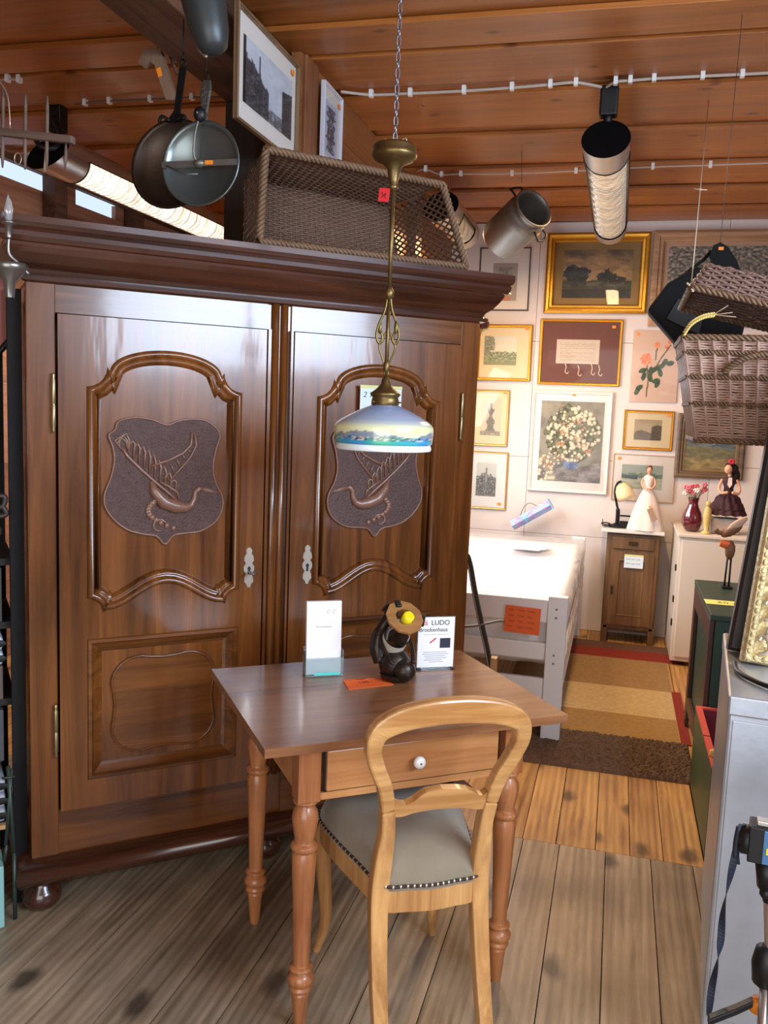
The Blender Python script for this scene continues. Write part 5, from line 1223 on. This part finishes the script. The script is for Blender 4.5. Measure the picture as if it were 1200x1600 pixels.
b = MB(); b.ball((0, .006, .408), (.021, .020, .024), 14); b.ball((.004, .014, .425), (.014, .013, .012), 10); b.build('hair', mat('auburn_hair', '#6d3f26', .6, bump=.4, bscale=80), bdl)
b = MB(); b.ball((0, .016, .325), (.04, .010, .05), 12); b.build('puffed_sleeves', GOWN, bdl)
MB(T(.035, -.09, .115)@RY(-28)@RX(-22)).box(-.018, .018, -.001, .001, -.045, .045).build('brown_tag', mat('brown_tag', '#8a6a54', .6), bdl); MB(T(.02, -.075, .165)@RX(-22)).box(-.01, .01, -.0008, .0008, -.006, .006).build('price_sticker', STICK, bdl)

# ------------------------------------------------------------------ white dresser with vase and dolls
wd_ = thing('white_dresser', 'low cream-white dresser against the back wall at the right', 'dresser', (.40, 5.62, 0))
b = MB(); b.box(.005, .9, .01, .66, .03, .82); b.build('body', CREAM, wd_, bevel=.004)
b = MB(); b.box(-.005, .92, -.01, .68, .82, .84); b.build('top', CREAM, wd_, bevel=.004)
b = MB(); b.box(.025, .44, -.002, .01, .06, .80); dd = b.build('door', CREAM, wd_, bevel=.003); b = MB(); b.box(.46, .88, -.002, .01, .06, .80); b.build('door', CREAM, wd_, bevel=.003)
b = MB(); 
for zz in (.25, .40, .6): b.box(-.004, .005, .03, .06, zz, zz+.04)
b.build('hinge', mat('dark_bronze', '#4a3a24'), wd_)
vp = onZ(1080, 830, .841); va = thing('vase', 'dark red glass vase standing on the white dresser', 'vase', (vp.x, vp.y, .841))
b = MB(); 
pr = [(.028, 0), (.045, .012), (.060, .05), (.062, .08), (.052, .12), (.035, .155), (.028, .18), (.032, .205), (.036, .212), (.030, .208), (.024, .18)]
vs = []; N_ = 40
for r, z in pr:
    for i in range(N_): a = 2*PI*i/N_; rr = r*(1+.03*math.cos(10*a)); vs.append((rr*math.cos(a), rr*math.sin(a), z))
b.add(vs, [(j*N_+i, j*N_+(i+1) % N_, (j+1)*N_+(i+1) % N_, (j+1)*N_+i) for j in range(len(pr)-1) for i in range(N_)], True); b.add(vs[:N_], [tuple(reversed(range(N_)))]); b.build('vase_body', mat('dark_red_glass', '#5a1420', .15, 0, .6), va)
fl = thing('flower_bunch', 'bunch of small pink and white artificial flowers in the dark red vase', 'flowers', (vp.x, vp.y, .841))
rnd = random.Random(12); bs_ = MB(); bf = [MB(), MB(), MB()]
for k in range(16):
    a = rnd.uniform(0, 2*PI); rr = rnd.uniform(.01, .075); zz = rnd.uniform(.235, .30); p = (rr*math.cos(a), rr*math.sin(a)*.7, zz); bs_.tube([(0, 0, .15), (p[0]*.4, p[1]*.4, .21), p], .0015, 4)
    m_ = bf[k % 3]
    for j in range(5): t = j*1.256; m_.ball((p[0]+.009*math.cos(t), p[1]-.004, p[2]+.009*math.sin(t)), (.008, .005, .008), 6)
bs_.build('stems', mat('leaf_green', '#3e5030', .7), fl)
for m_, c_ in zip(bf, ('#d87888', '#efe3d8', '#c85a66')): m_.build('blossoms', mat('blossom_'+c_[1:], c_, .7), fl)
# Spanish doll
sd = thing('flamenco_doll', 'seated doll in a dark ruffled flamenco dress with a red rose in black hair', 'doll', (.685, 5.78, .96))
DK = mat('dark_wine_dress', '#3b1a22', .75, bump=.3, bscale=40)
b = MB()
for j, (z0_, r0) in enumerate(((.0, .115), (.035, .10), (.07, .08))):
    vs = []; N_ = 48
    for rr, zz in ((r0*.55, z0_+.055), (r0*.85, z0_+.035), (r0, z0_)):
        for i in range(N_): a = 2*PI*i/N_; q = rr*(1+.07*math.sin(12*a+j)); vs.append((q*math.cos(a), q*.8*math.sin(a), zz+.004*math.sin(12*a+j)))
    b.add(vs, [(k*N_+i, (k+1)*N_+i, (k+1)*N_+(i+1) % N_, k*N_+(i+1) % N_) for k in range(2) for i in range(N_)], True)
b.lathe([(.05, .10), (.03, .13), (.028, .17), (.042, .215), (.03, .235), (.012, .24)], 18, None, 1, .7); b.build('dress', DK, sd)
b = MB(); b.lathe([(.011, .235), (.011, .262)], 10); b.ball((-.012, -.01, .285), (.024, .024, .030), 14); b.ball((-.022, -.034, .284), (.003, .004, .004), 6)
for s in (-1, 1): b.tube(cr([(s*.042, 0, .22), (s*.06, -.02, .17), (s*.05, -.06, .14), (s*.02, -.075, .145)], 5), .009, 8); b.ball((s*.018, -.076, .145), .01, 8)
b.build('body', SKIN, sd)
b = MB(); b.ball((-.006, .004, .295), (.030, .029, .032), 14); b.ball((.02, .02, .285), (.032, .03, .036), 12); b.ball((.035, .03, .24), (.03, .025, .05), 12); b.build('hair', mat('black_hair', '#17100e', .6, bump=.5, bscale=70), sd)
b = MB(); 
for k in range(7): a = k*.9; b.ball((.012*math.cos(a)+.002, -.012, .333+.010*math.sin(a)), (.010, .008, .010), 8)
b.build('red_rose', mat('red_rose', '#c0203c', .6), sd)
b = MB(); b.poly([[(-.014, .19), (.0, .17), (.014, .19), (.010, .235), (-.010, .235)]], -.034, -.030); b.build('white_bib', GOWN, sd)
b = MB(); b.box(-.095, .08, -.06, .06, -.117, -.02); b.build('stand_block', mat('grey_white_cloth', '#b8aaa0', .8, var=.2), sd, bevel=.015)
# yellow fan / small figurine left of her
b = MB(T(.565, 5.70, .842)); b.lathe([(.03, 0), (.03, .01), (.012, .02), (.02, .06), (.026, .10), (.022, .15), (.010, .17)], 16); b.ball((0, 0, .185), (.016, .016, .02), 10)
tag(b.build('yellow_figurine', mat('pale_yellow_china', '#cdb26a', .5)), 'small pale yellow figurine between the vase and the flamenco doll', 'figurine')
# pelican-like horn bird in front
hb = thing('wooden_bird', 'carved brown bird with pale wing and orange beak standing on the dark green cabinet', 'ornament', onY(1135, 828, 4.40))
hb.scale = (.8, .8, .8); _zb = (onY(1135, 828, 4.40).z-.748)/.8
b = MB(); b.ball((.03, 0, 0), (.07, .035, .03), 14, RY(-35)); b.tube(cr([(-.01, 0, -.01), (-.04, 0, -.02), (-.06, 0, .0)], 4), .014, 8); b.ball((.03, 0, -.12), (.03, .03, .06), 12); b.build('body', mat('brown_carved_bird', '#7c5236', .6), hb)
b = MB(); b.ball((.055, -.02, .04), (.07, .012, .024), 12, RY(-40)); b.build('wing', mat('pale_wing', '#c9aa94', .6), hb)
b = MB(); b.M = T(.0, -.01, -.085)@RY(-80); b.lathe([(.002, -.06), (.02, -.03), (.026, .0), (.02, .03)], 12, None, 1, .5); b.build('beak', mat('orange_beak', '#e86a22', .5), hb)
b = MB(); b.tube([(.02, 0, -.16), (.015, 0, -_zb)], .006, 6); b.tube([(.04, 0, -.16), (.04, 0, -_zb)], .006, 6); b.box(-.0, .06, -.03, .03, -_zb, -_zb+.01); b.build('stand', IRON, hb)

# ------------------------------------------------------------------ rug
rg = thing('striped_rug', 'woven rug with brown, tan, cream and red stripes beside the bed', 'rug', (-.03, 4.8, .0))
stripes = [(3.765, 4.225, '#6a5240', .42, .012), (4.225, 4.58, '#a98652', .385, .006), (4.58, 5.05, '#cdb487', .385, .006), (5.05, 5.66, '#a3835a', .39, .006), (5.66, 5.87, '#8c2c20', .50, .006), (5.87, 6.05, '#6a4a38', .5, .006)]
for y0, y1, c_, xe, hgt in stripes:
    b = MB(); nx, ny = (110, 56) if hgt > .01 else (20, 12); vs = []; rnd = random.Random(int(y0*10))
    for j in range(ny+1):
        for i in range(nx+1):
            xx = -.52+(xe+.52)*i/nx; yy = y0+(y1-y0)*j/ny; e = i in (0, nx) or j in (0, ny); vs.append((xx+.03, yy-4.8, .001 if e else hgt+(rnd.uniform(-.006, .007) if hgt > .01 else rnd.uniform(-.0006, .0006))))
    b.add(vs, [(j*(nx+1)+i, j*(nx+1)+i+1, (j+1)*(nx+1)+i+1, (j+1)*(nx+1)+i) for j in range(ny) for i in range(nx)], False); b.build('stripe', mat('rug_'+c_[1:], c_, .95, bump=.8, bscale=160, var=.3), rg)
b = MB(); b.box(.388+.03, .435+.03, 4.23-4.8, 5.05-4.8, .001, .006); b.build('red_border', mat('rug_8c2c20', '#8c2c20'), rg)

# ------------------------------------------------------------------ green pieces on the right
GRN = mat('dark_green_paint', '#23382c', .42, bump=.1, bscale=20, var=.15)
gd = thing('green_cabinet', 'dark green painted low cabinet with a brown side in front of the white dresser', 'cabinet', (.42, 3.78, 0))
b = MB(); b.box(.02, .75, .0, .78, .06, .72); b.build('body', GRN, gd, bevel=.003)
b = MB(); b.box(.0, .77, -.01, .80, .72, .745); b.build('top', GRN, gd, bevel=.003)
b = MB(); b.box(.0, .018, .70, .78, 0, .72).box(.0, .018, .0, .06, 0, .72).box(.0, .018, .06, .70, .62, .72).box(.0, .018, .06, .70, .10, .16); b.build('side_panel', wood('dark_red_brown_side', '#2e1a14', '#54301f', 'Z', .45), gd, bevel=.002)
b = MB(); b.box(.06, .72, -.012, 0, .10, .68); b.build('door', mat('very_dark_green', '#14251f', .4), gd, bevel=.003)
q = onZ(1120, 941, .746); yn = thing('yellow_label', 'yellow handwritten paper label lying on the dark green cabinet', 'sign', (q.x+.02, q.y, .7462), .02)
MB().box(-.07, .12, -.05, .045, 0, .0008).build('paper', mat('yellow_paper', '#e6dc7a', .6), yn)
text('handwriting', '60.-', .05, T(-.02, -.02, .001), mat('brown_ink', '#6a5a1a', .6), yn)
gt = thing('green_chest', 'open green wooden chest with red inside standing beside the steel cabinet', 'chest', (.39, 3.10, 0))
GT = mat('olive_green_paint', '#42512f', .45, bump=.15, bscale=18, var=.2); RED = mat('red_inside_paint', '#a03a30', .5)
b = MB(); Wt, Lt, Ht = .62, .66, .345
b.box(0, .022, 0, Lt, 0, Ht).box(Wt-.022, Wt, 0, Lt, 0, Ht).box(.022, Wt-.022, Lt-.022, Lt, 0, Ht).box(0, Wt, 0, Lt, 0, .02); b.build('body', GT, gt, bevel=.002)
b = MB(); b.box(.022, Wt-.022, 0, .022, .02, Ht); b.build('front_board', GRN, gt)
b = MB(); b.box(-.001, .0235, -.001, Lt*.45, Ht, Ht+.008).box(-.001, .0235, Lt*.47, Lt, Ht, Ht+.008).box(Wt-.024, Wt, -.001, Lt, Ht, Ht+.008).box(.024, Wt-.024, -.001, .023, Ht, Ht+.008).box(.024, Wt-.024, Lt-.023, Lt, Ht, Ht+.008)
b.build('rim', mat('bright_red_rim', '#c24a3a', .5), gt); b = MB(); b.box(.0225, .025, .023, Lt-.023, .02, Ht).box(Wt-.025, Wt-.0225, .023, Lt-.023, .02, Ht).box(.025, Wt-.025, Lt-.025, Lt-.0225, .02, Ht).box(.025, Wt-.025, .0225, .025, .02, Ht).box(.025, Wt-.025, .025, Lt-.025, .0205, .024); b.build('red_lining', mat('dark_red_lining', '#701a22', .6), gt)
b = MB(T(.50, 3.35, .025)); b.lathe([(.05, 0), (.07, .02), (.08, .08), (.075, .14), (.05, .17), (.048, .2), (.044, .2)], 24, caps=True); b.tube([(.06*math.cos(t), .06*math.sin(t), .19+.02*math.sin(t)) for t in [i*PI/8 for i in range(16)]], .004, 6, True)
tag(b.build('dark_jug', mat('dark_glazed_jug', '#2a1618', .2, 0, .5)), 'dark glazed jug standing inside the open green chest', 'jug')
b = MB(T(.405, 3.20, Ht+.009)); b.lathe([(.016, 0), (.014, .02), (.004, .022)], 12)
tag(b.build('cork', mat('yellow_cork', '#c99a4a', .8)), 'small yellow cork lying on the rim of the green chest', 'cork')

# ------------------------------------------------------------------ steel cabinet, ornate frames, tripod
cabx, caby = .274, 1.985
sc_ = thing('steel_cabinet', 'galvanised steel cabinet at the right edge carrying the gilt frame', 'cabinet', (cabx, caby, 0), math.radians(-5))
b = MB(); b.box(.0, .85, 0, .60, .16, .945); b.build('body', STEEL, sc_, bevel=.006)
b = MB(); b.box(-.002, .852, -.004, .602, .905, .95); b.build('lid', STEEL, sc_, bevel=.005)
b = MB(); b.box(.01, .84, -.003, 0, .19, .895); b.build('front_panel', STEEL, sc_, bevel=.003)
b = MB(); b.box(.015, .83, .03, .58, .0, .16); b.build('plinth', mat('grey_plinth', '#9aa0a6', .5, .4), sc_)
gf = thing('gilt_mirror_frame', 'ornate gilded mirror leaning on the steel cabinet at the right edge', 'mirror', (.330, 2.27, .957), 0, None, (math.radians(-7), math.radians(5.5), 0))
GI = mat('pale_gilt_gesso', '#d2be8a', .42, .45, bump=.9, bscale=55, var=.25)
Wm, Hm = .50, .68
b = MB(); b.mold([(0, 0), (Wm, 0), (Wm, Hm), (0, Hm)], [(0, .02), (0, -.012), (.006, -.022), (.014, -.024), (.022, -.018), (.026, -.010), (.034, -.006), (.044, -.010), (.05, -.004), (.052, .005)], False)
b.build('gilt_frame', GI, gf)
b = MB()
for k in range(34):
    zz = .01+k*(Hm-.02)/33; b.ball((.015, -.023, zz), (.007, .004, .008), 8)
for k in range(24): xx = .01+k*(Wm-.02)/23; b.ball((xx, -.023, .015), (.008, .004, .007), 8)
b.build('beading', GI, gf)
b = MB(); 
for k in range(7):
    zz = .05+k*.09
    b.tube(cr([(.035, -.016, zz-.03), (.055, -.024, zz-.012), (.052, -.028, zz+.012), (.038, -.02, zz+.02), (.032, -.018, zz+.008)], 4), .0055, 6); b.ball((.05, -.022, zz+.035), (.012, .008, .014), 8)
b.build('scrollwork', mat('silvered_scroll', '#cfc4b0', .3, .7), gf)
b = MB(); b.box(.05, Wm-.05, .006, .009, .05, Hm-.05); b.build('mirror_glass', mat('mirror_silver', '#e6e6e6', .04, 1.), gf)
df = thing('dark_picture_frame', 'dark brown wooden frame leaning behind the gilt mirror', 'frame', (.31, 2.37, .957), 0, None, (math.radians(-5), math.radians(6), 0))
b = MB(); b.mold([(0, 0), (.56, 0), (.56, .78), (0, .78)], [(0, .02), (0, -.008), (.008, -.014), (.03, -.014), (.036, -.004), (.036, .01)], False); b.build('frame', mat('dark_brown_frame', '#2c211c', .45), df)
b = MB(); b.box(.03, .53, .008, .014, .03, .75); b.build('backing', mat('dark_backing', '#3a2c26', .8), df)
b = MB(); P = [onZ(x, y, .958) for x, y in ((1148, 1035), (1152, 1048), (1175, 1062), (1210, 1075), (1260, 1080))]; b.tube(cr(P, 6), .006, 8)
tag(b.build('black_cable', BLACKP), 'black cable lying on the steel cabinet top below the gilt mirror', 'cable')
# camera on tripod at the lower right
Yc = 1.72
def tp(x, y, Y=Yc): return Vector(onY(x, y, Y))
c0 = tp(1185, 1315); vc = thing('compact_camera', 'black and blue compact camera mounted on a tripod at the lower right edge', 'camera', c0)
b = MB(RZ(-8)); b.box(-.018, .075, -.02, .03, -.036, .036); b.box(-.010, .075, .03, .035, -.03, .034); b.build('camera_body', BLACKP, vc, bevel=.004)
b = MB(RZ(-8)); b.box(.008, .072, -.0225, -.0205, -.033, .033); b.build('blue_side', mat('blue_metal', '#5a86b8', .3, .6), vc, bevel=.0008); MB(RZ(-8)).box(.014, .024, -.025, -.0228, -.012, .0).build('yellow_sticker', mat('yellow_cap', '#ead81c'), vc)
b = MB(RZ(-8)); b.box(-.006, .02, -.012, .012, .036, .046); b.box(.03, .06, -.014, .014, .036, .043); b.build('top_dial', ALU, vc, bevel=.002)
b = MB(RZ(-8)@T(-.018, .0, 0)@RY(-90)); b.lathe([(.028, 0), (.028, .012), (.022, .014), (.018, .016)], 20); b.build('lens_ring', BLACKP, vc)
st = thing('camera_strap', 'twisted navy blue wrist strap hanging down from the camera', 'strap', tp(1158, 1305))
P0 = tp(1158, 1305); path = [tp(*q)-P0 for q in ((1160, 1288), (1155, 1310), (1150, 1330), (1140, 1375), (1130, 1425), (1126, 1470), (1122, 1500), (1112, 1545), (1108, 1585))]; pts = cr(path, 8); N = len(pts)
W = []; 
for i in range(N): a = PI*i/(N-1)*3.3; W.append(Vector((math.cos(a), math.sin(a), 0)))
b = MB(); b.bar(pts, .014, .0015, W, [Vector((-w_.y, w_.x, 0)) for w_ in W]); b.build('webbing', mat('navy_webbing', '#1c2436', .6), st)
b = MB(); b.tube(cr([tp(1155, 1292)-P0, tp(1150, 1318)-P0, tp(1149, 1338)-P0], 4), .006, 6); b.tube(cr([tp(1152, 1330)-P0, tp(1154, 1350)-P0], 3), .003, 6); b.build('strap_knot', mat('navy_webbing', '#1c2436'), st)
tr_ = thing('tripod', 'small black and silver tripod standing in front of the steel cabinet', 'tripod', (tp(1205, 1600).x, Yc, 0))
T0 = Vector((tp(1205, 1600).x, Yc, 0)); b = MB()
b.tube([tp(1197, 1345)-T0, tp(1200, 1385)-T0], .02, 12); b.tube([tp(1200, 1385)-T0, tp(1202, 1408)-T0], .012, 12); b.ball(tp(1198, 1395)-T0, .014, 10); b.build('head', BLACKP, tr_)
b = MB(); b.tube([tp(1202, 1400)-T0, tp(1204, 1490)-T0, tp(1206, 1700)-T0], .011, 10); b.build('centre_column', ALU, tr_)
b = MB(); b.lathe([(.012, -.05), (.024, -.04), (.028, .0), (.022, .03), (.012, .036)], 14, T(*(tp(1198, 1505)-T0))); b.build('collar', BLACKP, tr_)
base_z = 0
for k, (fx, fy) in enumerate(((-.055, -.25), (.30, .0), (.14, -.35))):
    b = MB(); top_ = tp(1197, 1520)-T0; foot = Vector((fx+.0, fy, .012)); b.tube([top_, top_.lerp(foot, .5), foot], [.010, .009, .007], 10); lg = b.build('leg', ALU, tr_)
    b = MB(); b.ball(foot, .012, 8); b.build('rubber_foot', BLACKP, lg)
b = MB(); b.tube([tp(1180, 1580)-T0, tp(1186, 1560)-T0], .012, 10); b.build('orange_clip', mat('orange_plastic', '#f08a1c', .4), tr_)
b = MB(); P = [tp(1106, 1594, 1.66)-T0, tp(1150, 1577, 1.68)-T0, tp(1176, 1565, 1.70)-T0]; b.bar(P, .014, .02, Vector((0, 0, 1)), Yv); b.build('pan_handle', BLACKP, tr_, bevel=.003)

# ------------------------------------------------------------------ old curved pole behind the table
b = MB(); oc_ = thing('curved_pole', 'slender dark curved wooden runner with metal edge and crossbar leaning beside the bed', 'old sledge runner', (0, 0, 0))
Yp = 3.45; P = [Vector(onY(x, y, Yp)) for x, y in ((722, 868), (729, 866), (735, 885), (741, 920), (750, 965), (760, 1010), (766, 1040))]; dn = (P[-1]-P[-2]).normalized(); t_ = (P[-1].z-.005)/-dn.z; P.append(P[-1]+dn*t_*1.0)
P[-1].z = .006; base_ = Vector(P[-1]); oc_.location = base_; P = [p-base_ for p in P]
b.bar(cr(P, 5), .022, .02, Vector((1, 0, 0)), Yv); b.build('runner', mat('black_brown_wood', '#2c241e', .5), oc_, bevel=.002)
b = MB(); b.bar([p+Vector((-.006, -.0115, 0)) for p in cr(P, 5)], .004, .002, Vector((1, 0, 0)), Yv); b.build('metal_edge', ALU, oc_)
b = MB(); q0 = Vector(onY(692, 978, Yp))-base_; q1 = Vector(onY(782, 970, Yp))-base_; b.tube(cr([q0, (q0+q1)/2+Vector((0, -.016, -.008)), q1, q1+Vector((.012, 0, -.006))], 5), .005, 8); b.build('crossbar', OLDALU, oc_)
b = MB(); q = Vector(onY(770, 1038, Yp))-base_; b.box(q.x-.008, q.x+.016, -.02, .02, q.z-.05, q.z+.03); b.build('pale_block', wood('pale_block_wood', '#b08c5c', '#d0aa78', 'Z', .6), oc_)
# ------------------------------------------------------------------ shelf at the far left
def LW(u, v, z): return wl(u, v, z)
sh = thing('black_shelf', 'black metal shelf rack half hidden left of the wardrobe', 'shelf', LW(-.95, .06, 0), A0)
b = MB()
b.box(.906, .945, 0, .03, 0, 1.84).box(0, .03, 0, .03, 0, 1.84).box(0, .03, .37, .40, 0, 1.84).box(.888, .918, .37, .40, 0, 1.84)
b.build('post', mat('matt_black_post', '#0c0b0b', .85), sh, bevel=.002)
for zz in (1.045, .855, .62, .235):
    MB().box(.0, .918, .031, .369, zz, zz+.02).build('shelf_board', mat('black_shelf_board', '#201f1e', .8), sh)
MB().box(.60, .885, .0, .02, .245, .258).build('wooden_strip', wood('pale_strip', '#b98c5c', '#d9ae7a', 'X', .5), sh)
def shelf_box(z0_, z1_, c_, nm, label, v0=.02, u0_=.62):
    b = MB(T(0, 0, 0)); r = thing(nm, label, 'box', LW(-.95, .06, 0), A0); b.box(u0_, .884, v0, .34, z0_, z1_); b.build('box_body', mat('m_'+nm+c_[1:], c_, .6), r, bevel=.004); return r
shelf_box(.877, 1.040, '#3a3a34', 'document_box', 'dark grey document box under the top board of the black shelf')
shelf_box(.642, .745, '#5a4c44', 'document_box', 'brown-grey flat box lying on the black shelf below the perforated rack')
shelf_box(.45, .61, '#474a4c', 'document_box', 'dark slate box on the black shelf above the lower perforated racks')
def egg(zz, label):
    r = thing('perforated_rack', label, 'rack', LW(-.95, .05, 0), A0); b = MB(); b.box(.55, .884, .0, .3, zz, zz+.042); b.build('tray', mat('grey_plastic_tray', '#b4bac4', .45), r, bevel=.012)
    for k in range(5): b = MB(); b.ball((.872-.07*k, -.0, zz+.021), (.022, .004, .011), 12); b.build('hole', INK, r)
egg(.755, 'grey perforated rack on the middle board of the black shelf'); egg(.80, 'upper grey perforated rack stacked on the middle board of the black shelf')
for k, zz in enumerate((.272, .318, .364)): egg(zz, ('lowest', 'middle', 'topmost')[k]+' of three grey perforated racks stacked low on the black shelf')
tq = thing('turquoise_box', 'pale turquoise box on the floor at the left edge beside the wardrobe foot', 'box', LW(-.42, -.06, 0), A0)
MB().box(0, .34, 0, .11, .001, .19).build('box_body', mat('turquoise_box', '#8fc4c0', .5), tq, bevel=.004)
fc = thing('folded_stand', 'folded dark green metal stand leaning against the black shelf', 'stand', LW(-.05, -.03, 0), A0)
b = MB(); b.tube([(0.0, 0, .21), (-.012, .02, .47)], .006, 8); b.tube([(-.022, 0, .24), (-.002, .02, .46)], .005, 8); b.tube([(-.03, .01, .44), (.005, .01, .44)], .004, 6); b.tube([(0, 0, .21), (0, 0, .004)], .006, 8); b.tube([(-.02, 0, .24), (-.026, 0, .19)], .005, 8)
b.build('frame', mat('dark_green_metal', '#3c4a42', .4, .4), fc)
# carved ornament, lampshade and pink tray standing on/behind the shelf
cv = thing('carved_ornament', 'dark carved scrollwork ornament standing on the black shelf', 'ornament', LW(-.095, .03, 1.066), A0)
b = MB()
for k in range(6):
    a = k*1.05; b.tube(cr([(0, 0, .16), (.03*math.cos(a), 0, .16+.03*math.sin(a)), (.045*math.cos(a+.6), 0, .16+.05*math.sin(a+.6)), (.03*math.cos(a+1.1), 0, .16+.035*math.sin(a+1.1))], 5), .008, 7)
b.ball((.012, 0, .09), (.018, .012, .022), 10); b.tube([(.015, 0, 0), (.015, 0, .08)], .004, 6); b.build('scrollwork', mat('dark_carved_wood', '#2e241e', .5), cv)
lt = thing('table_lamp', 'table lamp with pale fabric shade seen behind the black shelf', 'lamp', LW(-.22, .25, 1.066), A0)
b = MB(); b.lathe([(.14, .30), (.09, .52)], 28, caps=False); b.build('lamp_shade', mat('pale_shade', '#d8d6ce', .6), lt); b = MB(); b.lathe([(.06, 0), (.06, .012), (.012, .02), (.012, .32)], 16); b.build('lamp_base', BRASS, lt)
pk = thing('painted_tray', 'round pink painted tray with black rim hanging at the left edge', 'tray', LW(-.17, .10, 1.78), A0)
b = MB(RX(90)); b.lathe([(.0, .0), (.155, .0), (.158, -.004), (.0, -.004)], 40, caps=False); b.build('pink_face', mat('pink_tray', '#9d6058', .6, var=.3, bscale=20), pk)
b = MB(); b.tube([(.158*math.cos(t), 0, .158*math.sin(t)) for t in [i*PI/20 for i in range(40)]], .009, 8, True); b.build('black_rim', IRON, pk)
clmp = thing('candle_chandelier', 'glass and metal candle lamp peeking over the left end of the wardrobe', 'lamp', onP(14, 396, WP-WN*.13, WN), A0)
clmp.scale = (.8, .8, .8)
b = MB(); b.lathe([(.006, .10), (.012, .11), (.014, .14), (.008, .165), (.001, .185)], 14); b.build('glass_candle', mat('clear_candle_glass', '#c8c8c8', .1, trans=.6), clmp)
b = MB(); b.lathe([(.010, .05), (.012, .09), (.024, .094), (.024, .10), (.01, .102)], 16); b.tube(cr([(0, 0, .05), (.0, 0, .0), (.03, 0, -.03), (.06, 0, -.06)], 5), .006, 8); b.lathe([(.05, -.03), (.06, -.04), (.05, -.055), (.02, -.09), (.014, -.14)], 18); b.build('metal_arm', mat('tarnished_silver', '#8a8680', .3, .8), clmp)
for k, (dx, dz) in enumerate(((-.02, .03),)):
    pass

# repeats share a group
GR = {'ceiling_tube_light': 'ceiling tube lights', 'perforated_rack': 'grey perforated racks on the black shelf', 'document_box': 'boxes on the black shelf', 'ceiling_cable': 'cables along the ceiling boards'}
for o in bpy.data.objects:
    if o.parent is None and o.get('label'):
        k = o.name.split('.')[0]
        if k in GR: o['group'] = GR[k]
        if k == 'framed_picture': o['group'] = 'pictures on the back wall' if o.matrix_world.translation.y > 6 or o.location.y > 6 else 'pictures on the beam and partition'
